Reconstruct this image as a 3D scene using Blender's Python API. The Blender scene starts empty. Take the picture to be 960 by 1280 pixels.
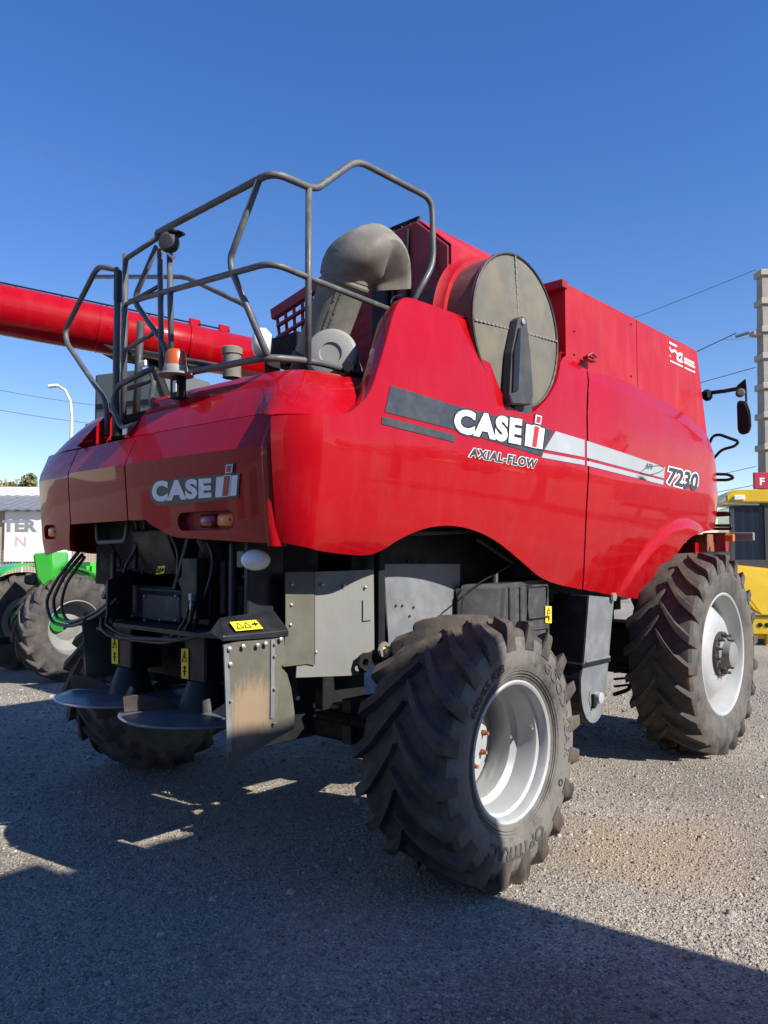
import bpy, bmesh, math, random
import numpy as np
from mathutils import Vector as V, Matrix
from mathutils.geometry import delaunay_2d_cdt
random.seed(7); rng = np.random.default_rng(7)
sc = bpy.context.scene
COL = sc.collection
R = math.radians

# ------------------------------------------------------------------ camera
CAM = V((4.39, -3.73, 1.85)); YAW = R(42.4); PIT = math.atan(50/961); FPX = 961.0
cd = bpy.data.cameras.new('camera'); cam = bpy.data.objects.new('camera', cd); COL.objects.link(cam)
cam.location = CAM; cam.rotation_euler = (math.pi/2+PIT, 0, YAW)
cd.sensor_fit = 'VERTICAL'; cd.sensor_height = 36; cd.lens = 36*FPX/1280; cd.clip_start = .05; cd.clip_end = 3000
sc.camera = cam
# ------------------------------------------------------------------ world, sun, exposure
SUN_EL = R(37); SUN_AZ = R(7.5)          # azimuth from +X towards +Y
w = bpy.data.worlds.new('World'); sc.world = w; w.use_nodes = True
nt = w.node_tree; bg = nt.nodes['Background']
sky = nt.nodes.new('ShaderNodeTexSky'); sky.sky_type = 'NISHITA'; sky.sun_disc = False
sky.sun_elevation = SUN_EL; sky.sun_rotation = math.pi/2-SUN_AZ
sky.altitude = 300; sky.air_density = 1.0; sky.dust_density = .05; sky.ozone_density = 1.6
hs = nt.nodes.new('ShaderNodeHueSaturation'); hs.inputs['Saturation'].default_value = 1.5; hs.inputs['Hue'].default_value = .518; gm = nt.nodes.new('ShaderNodeGamma'); gm.inputs[1].default_value = .80; nt.links.new(sky.outputs[0], gm.inputs[0]); nt.links.new(gm.outputs[0], hs.inputs['Color'])
nt.links.new(hs.outputs[0], bg.inputs[0]); bg.inputs[1].default_value = .145
sd = bpy.data.lights.new('sun', 'SUN'); sun = bpy.data.objects.new('sun', sd); COL.objects.link(sun)
sd.energy = 5.0; sd.angle = R(.5); sd.color = (1, .94, .85)
sv = V((math.cos(SUN_EL)*math.cos(SUN_AZ), math.cos(SUN_EL)*math.sin(SUN_AZ), math.sin(SUN_EL)))
sun.rotation_euler = sv.to_track_quat('Z', 'Y').to_euler(); sun.location = sv*30
sc.view_settings.view_transform = 'Standard'; sc.view_settings.look = 'None'
sc.view_settings.gamma = 1; sc.view_settings.exposure = 0.7

# ------------------------------------------------------------------ measuring helpers: where on a given plane does a sight line meet it
_f = V((-math.sin(YAW)*math.cos(PIT), math.cos(YAW)*math.cos(PIT), math.sin(PIT)))
_r = V((math.cos(YAW), math.sin(YAW), 0)); _u = _r.cross(_f)
def at(px, py, x=None, y=None, z=None, d=None):
    ray = _f + _r*((px-480)/FPX) + _u*((640-py)/FPX)
    if d is not None: return CAM+ray*d
    for i, v in enumerate((x, y, z)):
        if v is not None: return CAM+ray*((v-CAM[i])/ray[i])

# ------------------------------------------------------------------ materials
MATS = {}
def mat(name, col, rough=.5, metal=0, coat=0, var=None, dirt=None, bump=None, trans=0, emit=None, rvar=None, spec=None, streak=None):
    m = bpy.data.materials.new(name); m.use_nodes = True; MATS[name] = m
    t = m.node_tree; b = t.nodes['Principled BSDF']; N = t.nodes.new; L = t.links.new
    b.inputs['Base Color'].default_value = (*col, 1); b.inputs['Roughness'].default_value = rough
    b.inputs['Metallic'].default_value = metal; b.inputs['Coat Weight'].default_value = coat; b.inputs['Coat Roughness'].default_value = .03
    if trans: b.inputs['Transmission Weight'].default_value = trans
    if spec is not None: b.inputs['Specular IOR Level'].default_value = spec
    tc = N('ShaderNodeTexCoord')
    def noise(scale, detail=5, rough_=.6):
        n = N('ShaderNodeTexNoise'); n.inputs['Scale'].default_value = scale; n.inputs['Detail'].default_value = detail
        n.inputs['Roughness'].default_value = rough_; L(tc.outputs['Object'], n.inputs['Vector']); return n
    cur = None
    if var:
        n = noise(var[0]); r_ = N('ShaderNodeMapRange'); r_.inputs[1].default_value = .3; r_.inputs[2].default_value = .7
        r_.inputs[3].default_value = 1-var[1]; r_.inputs[4].default_value = 1+var[1]; L(n.outputs[0], r_.inputs[0])
        h = N('ShaderNodeHueSaturation'); h.inputs['Color'].default_value = (*col, 1); L(r_.outputs[0], h.inputs['Value']); cur = h.outputs[0]
    if dirt:
        dc, amt, scl = dirt[:3]; lo = dirt[3] if len(dirt) > 3 else .45
        n = noise(scl, 8, .7); r_ = N('ShaderNodeMapRange'); r_.inputs[1].default_value = lo; r_.inputs[2].default_value = lo+.25
        r_.inputs[4].default_value = amt; L(n.outputs[0], r_.inputs[0])
        x = N('ShaderNodeMix'); x.data_type = 'RGBA'; L(r_.outputs[0], x.inputs[0])
        if cur: L(cur, x.inputs[6])
        else: x.inputs[6].default_value = (*col, 1)
        x.inputs[7].default_value = (*dc, 1); cur = x.outputs[2]
        if rvar is None: rvar = (scl, rough, min(1, rough+.3))
    if streak:
        mp = N('ShaderNodeMapping'); mp.inputs['Scale'].default_value = streak[2]; L(tc.outputs['Object'], mp.inputs[0])
        n = N('ShaderNodeTexNoise'); n.inputs['Scale'].default_value = 1; n.inputs['Detail'].default_value = 8; n.inputs['Roughness'].default_value = .7; L(mp.outputs[0], n.inputs['Vector'])
        r_ = N('ShaderNodeMapRange'); r_.inputs[1].default_value = .5; r_.inputs[2].default_value = .75; r_.inputs[4].default_value = streak[1]; L(n.outputs[0], r_.inputs[0])
        x = N('ShaderNodeMix'); x.data_type = 'RGBA'; L(r_.outputs[0], x.inputs[0]); x.inputs[7].default_value = (*streak[0], 1)
        if cur: L(cur, x.inputs[6])
        else: x.inputs[6].default_value = (*col, 1)
        cur = x.outputs[2]
    if cur: L(cur, b.inputs['Base Color'])
    if rvar:
        n = noise(rvar[0], 6); r_ = N('ShaderNodeMapRange'); r_.inputs[1].default_value = .35; r_.inputs[2].default_value = .7
        r_.inputs[3].default_value = rvar[1]; r_.inputs[4].default_value = rvar[2]; L(n.outputs[0], r_.inputs[0]); L(r_.outputs[0], b.inputs['Roughness'])
    if bump:
        n = noise(bump[0], 6); bp = N('ShaderNodeBump'); bp.inputs['Strength'].default_value = bump[1]; bp.inputs['Distance'].default_value = bump[2] if len(bump) > 2 else .01
        L(n.outputs[0], bp.inputs['Height']); L(bp.outputs[0], b.inputs['Normal'])
    if emit: b.inputs['Emission Color'].default_value = (*emit[0], 1); b.inputs['Emission Strength'].default_value = emit[1]
    return m
mat('red', (.345, .0012, .0055), .35, coat=.5, spec=.12, streak=((.40, .12, .09), .08, (9, 9, 1.6)), var=(1.3, .06), dirt=((.33, .03, .025), .22, 3.5, .5), rvar=(4, .25, .4), bump=(1.6, .03, .02))
mat('red_dull', (.27, .006, .015), .45, coat=.15, var=(2, .1), dirt=((.2, .07, .06), .4, 6, .48))
mat('red_tank', (.37, .005, .012), .42, coat=.15, spec=.3, var=(1.5, .06), dirt=((.38, .045, .042), .3, 3, .47), streak=((.42, .2, .16), .13, (7, 7, 1.2)))
mat('black', (.008, .008, .010), .55, spec=.3, var=(6, .3), dirt=((.06, .052, .042), .3, 9, .55))
mat('black_plate', (.011, .012, .016), .4, spec=.35, var=(3, .25), dirt=((.07, .065, .056), .35, 7, .54))
mat('black_gloss', (.008, .008, .009), .25)
mat('plastic', (.036, .037, .04), .5, dirt=((.14, .13, .115), .4, 9, .5))
mat('rail', (.085, .088, .092), .38, var=(9, .2), dirt=((.25, .23, .2), .5, 14, .52))
mat('duct', (.155, .148, .127), .62, var=(5, .1), dirt=((.29, .265, .215), .55, 9, .47), bump=(260, .05, .004))
mat('grey_lid', (.25, .25, .24), .5, dirt=((.22, .2, .17), .5, 10, .5))
mat('galv', (.17, .182, .195), .45, metal=.25, var=(3, .12), dirt=((.30, .28, .24), .45, 6, .5), bump=(30, .05, .004))
mat('sheet_grey', (.185, .186, .178), .5, var=(2, .08), dirt=((.15, .14, .115), .5, 5, .5))
mat('screen', (.115, .112, .095), .75, var=(4, .15), dirt=((.21, .18, .125), .65, 3.2, .42), bump=(240, .2, .004))
mat('drum', (.07, .058, .05), .7, dirt=((.2, .14, .1), .6, 7, .45))
mat('drum_red', (.17, .03, .03), .6, dirt=((.2, .12, .09), .6, 6, .42))
mat('silver', (.40, .41, .41), .36, metal=.25, var=(5, .04), dirt=((.45, .42, .37), .4, 6, .52))
mat('rust', (.23, .075, .04), .8, var=(30, .4))
mat('dark_bolt', (.03, .03, .032), .5, dirt=((.2, .12, .07), .5, 40))
mat('disc_steel', (.22, .235, .26), .3, metal=.6, var=(5, .15), dirt=((.16, .15, .13), .4, 9))
mat('zinc', (.5, .5, .48), .35, metal=.7)
mat('decal_dark', (.035, .04, .05), .35, var=(7, .15), dirt=((.07, .075, .08), .3, 12, .5))
mat('decal_silver', (.36, .38, .39), .35, metal=.1, var=(4, .06))
mat('white', (.78, .78, .77), .45, dirt=((.6, .58, .54), .4, 12))
mat('letter_grey', (.22, .225, .235), .6)
mat('letter_pink', (.55, .36, .38), .6)
mat('logo_white', (.72, .73, .72), .35)
mat('logo_olive', (.035, .042, .035), .4)
mat('logo_red', (.42, .02, .03), .35)
mat('label_yellow', (.85, .62, .02), .45, dirt=((.6, .5, .15), .4, 30))
mat('lens_red', (.20, .004, .012), .3, coat=.25)
mat('lens_amber', (.75, .17, .02), .35, coat=.2)
mat('amber', (.46, .085, .012), .35, coat=.3)
mat('lamp_glass', (.82, .82, .82), .25, coat=.3, bump=(70, .3, .01))
mat('hose', (.012, .012, .013), .38)
mat('glass', (.012, .02, .035), .06, coat=.5)
mat('yellow', (.72, .46, .008), .35, coat=.4, var=(3, .08), dirt=((.5, .33, .08), .3, 6))
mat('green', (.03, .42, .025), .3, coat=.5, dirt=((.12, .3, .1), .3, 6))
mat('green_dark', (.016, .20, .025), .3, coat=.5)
mat('charcoal', (.05, .052, .056), .6)
mat('concrete', (.28, .262, .23), .85, var=(2, .12), dirt=((.2, .19, .17), .5, 3), bump=(30, .3, .01))
mat('concrete_light', (.36, .325, .27), .85, var=(3, .1), bump=(30, .3, .01))
mat('lamp_cream', (.62, .56, .40), .5)
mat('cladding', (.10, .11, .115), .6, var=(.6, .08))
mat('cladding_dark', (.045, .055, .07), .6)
mat('roof_grey', (.16, .17, .19), .7, var=(2, .15))
mat('wall_tan', (.36, .29, .21), .85, var=(.8, .1), dirt=((.33, .27, .2), .4, 1.5))
mat('added_warehouse_wall', (.34, .24, .17), .85, var=(.8, .15), dirt=((.12, .1, .08), .5, 1.5))
mat('wall_white', (.66, .64, .60), .8, var=(.8, .06))
mat('banner', (.74, .72, .70), .6, var=(1.5, .03))
mat('shed', (.40, .40, .38), .5, metal=.2, var=(.8, .1), dirt=((.3, .22, .15), .3, 1.2))
mat('bark', (.09, .07, .05), .9, bump=(20, .5, .02))
mat('leaf', (.10, .105, .035), .7, var=(1.5, .4))
mat('leaf_light', (.17, .15, .06), .7, var=(1.5, .4))
mat('wire', (.10, .11, .13), .6)
mat('sign_red', (.36, .012, .035), .4)
mat('insulator', (.05, .045, .045), .4)

def rubber_mat(name, dust, amt, lo=.42):
    m = mat(name, (.032, .031, .031), .72, var=(8, .15), dirt=(dust, amt, 5, lo), bump=(120, .12, .004)); return m
rubber_mat('rubber', (.175, .163, .145), .8, .3)
rubber_mat('rubber_front', (.125, .116, .102), .8, .32)
rubber_mat('tread', (.14, .105, .075), .8, .4)
rubber_mat('tread_front', (.125, .09, .06), .85, .42)
rubber_mat('rubber_far', (.12, .105, .085), .75, .4)
mat('rubber_letter', (.055, .054, .053), .7, dirt=((.11, .105, .1), .5, 9))
mat('rubber_letter_dark', (.016, .016, .016), .7, dirt=((.08, .075, .07), .5, 14))

def flap_mat():
    m = mat('flap_rubber', (.095, .094, .07), .5, var=(4, .12), dirt=((.145, .14, .112), .5, 6)); t = m.node_tree; N = t.nodes.new; L = t.links.new
    b = t.nodes['Principled BSDF']; src = b.inputs['Base Color'].links[0].from_socket
    tc = N('ShaderNodeTexCoord'); mp = N('ShaderNodeMapping'); mp.vector_type = 'POINT'; L(tc.outputs['Object'], mp.inputs[0])
    mp.inputs['Location'].default_value = (0, 1.24*5.6, -1.04*5.2); mp.inputs['Scale'].default_value = (0, 5.6, 5.2)
    g = N('ShaderNodeVectorMath'); g.operation = 'LENGTH'; L(mp.outputs[0], g.inputs[0])
    ns = N('ShaderNodeTexNoise'); ms = N('ShaderNodeMapping'); ms.inputs['Scale'].default_value = (60, 90, 14); L(tc.outputs['Object'], ms.inputs[0]); L(ms.outputs[0], ns.inputs['Vector']); ns.inputs['Scale'].default_value = 1; ns.inputs['Detail'].default_value = 5
    ad = N('ShaderNodeMath'); ad.operation = 'MULTIPLY_ADD'; L(ns.outputs[0], ad.inputs[0]); ad.inputs[1].default_value = .9; L(g.outputs['Value'], ad.inputs[2])
    r_ = N('ShaderNodeMapRange'); r_.inputs[1].default_value = 1.45; r_.inputs[2].default_value = .95; r_.inputs[4].default_value = .8; L(ad.outputs[0], r_.inputs[0])
    x = N('ShaderNodeMix'); x.data_type = 'RGBA'; L(r_.outputs[0], x.inputs[0]); L(src, x.inputs[6]); x.inputs[7].default_value = (.29, .20, .125, 1); L(x.outputs[2], b.inputs['Base Color'])
flap_mat()

def ground_mat():
    m = bpy.data.materials.new('gravel_ground'); m.use_nodes = True; MATS['gravel_ground'] = m
    t = m.node_tree; b = t.nodes['Principled BSDF']; N = t.nodes.new; L = t.links.new
    b.inputs['Roughness'].default_value = .9
    tc = N('ShaderNodeTexCoord')
    def vor(scale):
        v = N('ShaderNodeTexVoronoi'); v.inputs['Scale'].default_value = scale; L(tc.outputs['Object'], v.inputs['Vector']); return v
    def noi(scale, d=4):
        v = N('ShaderNodeTexNoise'); v.inputs['Scale'].default_value = scale; v.inputs['Detail'].default_value = d; L(tc.outputs['Object'], v.inputs['Vector']); return v
    v1 = vor(120); v2 = vor(48)
    bw = N('ShaderNodeSeparateColor'); L(v1.outputs['Color'], bw.inputs[0])
    rp = N('ShaderNodeValToRGB'); L(bw.outputs[0], rp.inputs[0])
    e = rp.color_ramp.elements; e[0].position = 0; e[0].color = (.115, .103, .088, 1); e[1].position = 1; e[1].color = (.50, .435, .35, 1)
    for p, c in ((.35, (.255, .222, .18, 1)), (.7, (.34, .297, .24, 1)), (.9, (.42, .365, .295, 1))):
        q = e.new(p); q.color = c
    # larger patches: dusty tan and darker, damp
    n1 = noi(.55, 6); mr = N('ShaderNodeMapRange'); mr.inputs[1].default_value = .35; mr.inputs[2].default_value = .68; mr.inputs[3].default_value = .78; mr.inputs[4].default_value = 1.25; L(n1.outputs[0], mr.inputs[0])
    n2 = noi(14, 5); m2 = N('ShaderNodeMapRange'); m2.inputs[1].default_value = .3; m2.inputs[2].default_value = .7; m2.inputs[3].default_value = .8; m2.inputs[4].default_value = 1.15; L(n2.outputs[0], m2.inputs[0])
    mu = N('ShaderNodeMath'); mu.operation = 'MULTIPLY'; L(mr.outputs[0], mu.inputs[0]); L(m2.outputs[0], mu.inputs[1])
    h = N('ShaderNodeHueSaturation'); L(rp.outputs[0], h.inputs['Color']); L(mu.outputs[0], h.inputs['Value'])
    # a stain of fine brown soil right of the rear tyre
    mp = N('ShaderNodeMapping'); L(tc.outputs['Object'], mp.inputs[0]); mp.vector_type = 'POINT'
    mp.inputs['Location'].default_value = (-2.35*1.3, -.95*1.1, 0); mp.inputs['Scale'].default_value = (1.3, 1.1, 0)
    ln = N('ShaderNodeVectorMath'); ln.operation = 'LENGTH'; L(mp.outputs[0], ln.inputs[0])
    n3 = noi(2.2, 8); ad = N('ShaderNodeMath'); ad.operation = 'MULTIPLY_ADD'; L(n3.outputs[0], ad.inputs[0]); ad.inputs[1].default_value = 1.3; L(ln.outputs['Value'], ad.inputs[2])
    ms = N('ShaderNodeMapRange'); ms.inputs[1].default_value = 1.5; ms.inputs[2].default_value = 1.0; ms.inputs[4].default_value = .8; L(ad.outputs[0], ms.inputs[0])
    mx = N('ShaderNodeMix'); mx.data_type = 'RGBA'; L(ms.outputs[0], mx.inputs[0]); L(h.outputs[0], mx.inputs[6]); mx.inputs[7].default_value = (.34, .255, .16, 1)
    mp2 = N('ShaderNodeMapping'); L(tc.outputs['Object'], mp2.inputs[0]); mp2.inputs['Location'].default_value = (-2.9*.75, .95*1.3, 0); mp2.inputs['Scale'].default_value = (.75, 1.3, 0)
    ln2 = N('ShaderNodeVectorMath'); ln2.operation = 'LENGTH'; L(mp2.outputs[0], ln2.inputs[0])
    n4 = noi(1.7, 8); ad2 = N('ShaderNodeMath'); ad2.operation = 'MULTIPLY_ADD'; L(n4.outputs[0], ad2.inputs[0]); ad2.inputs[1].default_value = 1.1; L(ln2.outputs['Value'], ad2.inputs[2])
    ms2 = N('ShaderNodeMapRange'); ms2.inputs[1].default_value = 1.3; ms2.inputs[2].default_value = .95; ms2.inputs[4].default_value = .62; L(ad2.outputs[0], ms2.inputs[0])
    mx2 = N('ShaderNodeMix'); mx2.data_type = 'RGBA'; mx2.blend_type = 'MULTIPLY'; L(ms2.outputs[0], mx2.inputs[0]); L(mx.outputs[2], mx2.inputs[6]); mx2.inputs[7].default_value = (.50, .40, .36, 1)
    # bald tracks where fine tan grit shows between the stones
    n5 = noi(.9, 7); ms3 = N('ShaderNodeMapRange'); ms3.inputs[1].default_value = .52; ms3.inputs[2].default_value = .66; ms3.inputs[4].default_value = .42; L(n5.outputs[0], ms3.inputs[0])
    mx3 = N('ShaderNodeMix'); mx3.data_type = 'RGBA'; L(ms3.outputs[0], mx3.inputs[0]); L(mx2.outputs[2], mx3.inputs[6]); mx3.inputs[7].default_value = (.33, .275, .205, 1)
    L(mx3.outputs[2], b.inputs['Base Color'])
    a = N('ShaderNodeMath'); a.operation = 'MULTIPLY_ADD'; L(v1.outputs['Distance'], a.inputs[0]); a.inputs[1].default_value = -.6
    mm = N('ShaderNodeMath'); mm.operation = 'MULTIPLY'; L(v2.outputs['Distance'], mm.inputs[0]); mm.inputs[1].default_value = -.6; L(mm.outputs[0], a.inputs[2])
    bp = N('ShaderNodeBump'); bp.inputs['Strength'].default_value = .9; bp.inputs['Distance'].default_value = .012; L(a.outputs[0], bp.inputs['Height']); L(bp.outputs[0], b.inputs['Normal'])
    # scattered loose stones, each its own tone (a face attribute)
    m = bpy.data.materials.new('stone'); m.use_nodes = True; MATS['stone'] = m; t = m.node_tree; b = t.nodes['Principled BSDF']
    g = t.nodes.new('ShaderNodeNewGeometry'); rp = t.nodes.new('ShaderNodeValToRGB'); t.links.new(g.outputs['Random Per Island'], rp.inputs[0])
    e = rp.color_ramp.elements; e[0].color = (.105, .098, .09, 1); e[1].color = (.48, .42, .345, 1)
    for p, c in ((.4, (.24, .218, .19, 1)), (.8, (.33, .29, .238, 1)), (.93, (.41, .36, .295, 1))):
        q = e.new(p); q.color = c
    t.links.new(rp.outputs[0], b.inputs['Base Color']); b.inputs['Roughness'].default_value = .85
ground_mat()

# ------------------------------------------------------------------ mesh helpers
def link(name, bm, m, parent=None, smooth=None, kind=None):
    me = bpy.data.meshes.new(name)
    if smooth is not None:
        for f in bm.faces: f.smooth = True
        for e in bm.edges:
            if len(e.link_faces) != 2 or e.calc_face_angle(0) > R(smooth): e.smooth = False
    bm.to_mesh(me); bm.free(); me.materials.append(MATS[m])
    o = bpy.data.objects.new(name, me); COL.objects.link(o)
    if parent: o.parent = parent; o.matrix_parent_inverse = parent_inv(parent)
    if kind: o['kind'] = kind
    return o
def parent_inv(p):      # parts are modelled in world coordinates; only top-level empties carry an offset
    return Matrix.LocRotScale(p.location, p.rotation_euler, p.scale).inverted() if p.parent is None else Matrix.Identity(4)
def thing(name, label, cat, loc=(0, 0, 0), group=None):
    o = bpy.data.objects.new(name, None); COL.objects.link(o); o.location = loc; o.empty_display_size = .2
    o['label'] = label; o['category'] = cat
    if group: o['group'] = group
    return o
def tag(o, label, cat, group=None):
    o['label'] = label; o['category'] = cat
    if group: o['group'] = group
    return o
def NB(): return bmesh.new()
def box(bm, c, s, rot=None, bev=.006):
    M = Matrix.Translation(V(c)) @ (rot.to_4x4() if rot else Matrix.Identity(4)) @ Matrix.Diagonal((*s, 1))
    r = bmesh.ops.create_cube(bm, size=1, matrix=M)
    if bev:
        es = list({e for v in r['verts'] for e in v.link_edges})
        bmesh.ops.bevel(bm, geom=es, offset=min(bev, min(s)*.3), segments=1, affect='EDGES')
    return bm
def bx(x0, x1, y0, y1, z0, z1, bm=None, bev=.006):
    return box(bm or NB(), ((x0+x1)/2, (y0+y1)/2, (z0+z1)/2), (x1-x0, y1-y0, z1-z0), bev=bev)
def rot_to(d, upv=V((0, 0, 1))):
    return V(d).to_track_quat('Z', 'Y').to_matrix()
def rounded(pts, rad, n=5, closed=False):
    P = [V(p) for p in pts]; out = []; k = len(P)
    for i, p in enumerate(P):
        if not closed and i in (0, k-1): out.append(p); continue
        a, b = P[i-1], P[(i+1) % k]; da, db = (a-p), (b-p)
        q = min(rad, da.length*.45, db.length*.45); s, e = p+da.normalized()*q, p+db.normalized()*q
        for j in range(n+1):
            t = j/n; out.append(s*(1-t)**2+p*2*t*(1-t)+e*t*t)
    return out
def tube(bm, pts, r, seg=8, rad=0, closed=False, cap=True):
    P = rounded(pts, rad, closed=closed) if rad else [V(p) for p in pts]
    n = len(P); T = []
    for i in range(n):
        a = P[(i-1) % n] if (closed or i) else P[0]; b = P[(i+1) % n] if (closed or i < n-1) else P[-1]
        T.append((b-a).normalized())
    up = V((0, 0, 1)) if abs(T[0].z) < .9 else V((1, 0, 0))
    nrm = (up-T[0]*up.dot(T[0])).normalized(); rings = []
    for i in range(n):
        nrm = (nrm-T[i]*nrm.dot(T[i])).normalized(); bi = T[i].cross(nrm)
        rr = r[i] if isinstance(r, (list, tuple)) else r
        rings.append([bm.verts.new(P[i]+nrm*(rr*math.cos(2*math.pi*k/seg))+bi*(rr*math.sin(2*math.pi*k/seg))) for k in range(seg)])
    m = n if closed else n-1
    for i in range(m):
        A, B = rings[i], rings[(i+1) % n]
        for k in range(seg): bm.faces.new((A[k], A[(k+1) % seg], B[(k+1) % seg], B[k]))
    if cap and not closed: bm.faces.new(rings[0][::-1]); bm.faces.new(rings[-1])
    return bm
def lathe(bm, prof, origin, axis, seg=48, a0=0, a1=2*math.pi):
    """prof: (radius, height along axis)"""
    M = rot_to(axis); O = V(origin); full = abs(a1-a0-2*math.pi) < 1e-6; n = seg if full else seg+1; rings = []
    for r_, h in prof:
        if r_ < 1e-6: rings.append([bm.verts.new(O+M@V((0, 0, h)))]); continue
        rings.append([bm.verts.new(O+M@V((r_*math.cos(a0+(a1-a0)*k/seg), r_*math.sin(a0+(a1-a0)*k/seg), h))) for k in range(n)])
    for A, B in zip(rings, rings[1:]):
        for k in range(seg):
            k2 = (k+1) % n
            if len(A) == 1 and len(B) == 1: continue
            if len(A) == 1: bm.faces.new((A[0], B[k], B[k2]))
            elif len(B) == 1: bm.faces.new((A[k], A[k2], B[0]))
            else: bm.faces.new((A[k], A[k2], B[k2], B[k]))
    bmesh.ops.recalc_face_normals(bm, faces=bm.faces)
    return bm
def prism(bm, poly, axis, a, b, bev=0):
    """poly: 2-D points in the other two axes (in x,y,z order)"""
    def P(p, h):
        return {'x': (h, p[0], p[1]), 'y': (p[0], h, p[1]), 'z': (p[0], p[1], h)}[axis]
    A = [bm.verts.new(P(p, a)) for p in poly]; B = [bm.verts.new(P(p, b)) for p in poly]; n = len(poly); fs = []
    fs.append(bm.faces.new(A)); fs.append(bm.faces.new(B[::-1]))
    for i in range(n): fs.append(bm.faces.new((A[i], B[i], B[(i+1) % n], A[(i+1) % n])))
    bmesh.ops.recalc_face_normals(bm, faces=fs)
    if bev: bmesh.ops.bevel(bm, geom=list({e for f in fs for e in f.edges}), offset=bev, segments=1, affect='EDGES')
    return bm
def hull(pts, bev=.0, seg=2):
    bm = NB()
    for p in pts: bm.verts.new(p)
    r = bmesh.ops.convex_hull(bm, input=bm.verts)
    bmesh.ops.delete(bm, geom=[v for v in bm.verts if not v.link_faces], context='VERTS')
    bmesh.ops.dissolve_limit(bm, angle_limit=R(4), verts=bm.verts, edges=bm.edges)
    if bev: bmesh.ops.bevel(bm, geom=bm.edges[:], offset=bev, segments=seg, affect='EDGES')
    bmesh.ops.recalc_face_normals(bm, faces=bm.faces)
    return bm
def inpoly(x, y, P):
    c = False; j = len(P)-1
    for i in range(len(P)):
        if (P[i][1] > y) != (P[j][1] > y) and x < (P[j][0]-P[i][0])*(y-P[i][1])/(P[j][1]-P[i][1])+P[i][0]: c = not c
        j = i
    return c
def dens(P, step):
    out = []
    for i, p in enumerate(P):
        q = P[(i+1) % len(P)]; n = max(1, int(math.ceil(math.dist(p, q)/step)))
        out += [(p[0]+(q[0]-p[0])*k/n, p[1]+(q[1]-p[1])*k/n) for k in range(n)]
    return out
def smooth2(P, keep=(), it=1):
    """Chaikin corner cutting of a closed outline; corners listed in keep stay sharp"""
    keep = {tuple(round(c, 5) for c in P[i]) for i in keep}
    for _ in range(it):
        o = []; n = len(P)
        for i in range(n):
            p, a, b = P[i], P[i-1], P[(i+1) % n]
            if tuple(round(c, 5) for c in p) in keep: o.append(p)
            else: o += [(p[0]*.75+a[0]*.25, p[1]*.75+a[1]*.25), (p[0]*.75+b[0]*.25, p[1]*.75+b[1]*.25)]
        P = o
    return P
def sheet(outline, func, step=.06, holes=(), normal_ref=None):
    O = dens(outline, step); HS = [dens(h, step*.5) for h in holes]
    pts = list(O); edges = [(i, (i+1) % len(O)) for i in range(len(O))]
    for h in HS:
        s = len(pts); pts += h; edges += [(s+i, s+(i+1) % len(h)) for i in range(len(h))]
    bnd = np.array(pts); xs = [p[0] for p in O]; ys = [p[1] for p in O]
    nx = int((max(xs)-min(xs))/step)+1; ny = int((max(ys)-min(ys))/step)+1
    for i in range(nx+1):
        for j in range(ny+1):
            p = (min(xs)+i*step+.0007, min(ys)+j*step+.0011)
            if inpoly(*p, O) and not any(inpoly(*p, h) for h in HS) and np.min(np.hypot(bnd[:, 0]-p[0], bnd[:, 1]-p[1])) > step*.45: pts.append(p)
    vs, _, fs, *_ = delaunay_2d_cdt([V(p) for p in pts], edges, [], 0, 1e-6)
    bm = NB(); bv = [bm.verts.new(func(v.x, v.y)) for v in vs]
    for f in fs:
        c = (sum(vs[i].x for i in f)/len(f), sum(vs[i].y for i in f)/len(f))
        if inpoly(*c, O) and not any(inpoly(*c, h) for h in HS):
            try: bm.faces.new([bv[i] for i in f])
            except ValueError: pass
    bmesh.ops.delete(bm, geom=[v for v in bm.verts if not v.link_faces], context='VERTS')
    bm.normal_update()
    if normal_ref is not None:
        tot = sum((f.normal*f.calc_area() for f in bm.faces), V())
        if tot.dot(V(normal_ref)) < 0:
            for f in bm.faces: f.normal_flip()
    return bm
def solid(o, th, offset=-1):
    m = o.modifiers.new('solid', 'SOLIDIFY'); m.thickness = th; m.offset = offset; return o
def loft(curves, close=False):
    bm = NB(); rows = [[bm.verts.new(p) for p in c] for c in curves]
    for A, B in zip(rows, rows[1:]):
        for k in range(len(A)-1): bm.faces.new((A[k], A[k+1], B[k+1], B[k]))
    return bm
def resample(pts, n):
    P = [V(p) for p in pts]; d = [0]
    for a, b in zip(P, P[1:]): d.append(d[-1]+(b-a).length)
    out = []
    for i in range(n):
        t = d[-1]*i/(n-1); k = 0
        while k < len(P)-2 and d[k+1] < t: k += 1
        out.append(P[k].lerp(P[k+1], (t-d[k])/max(1e-9, d[k+1]-d[k])))
    return out
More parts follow.
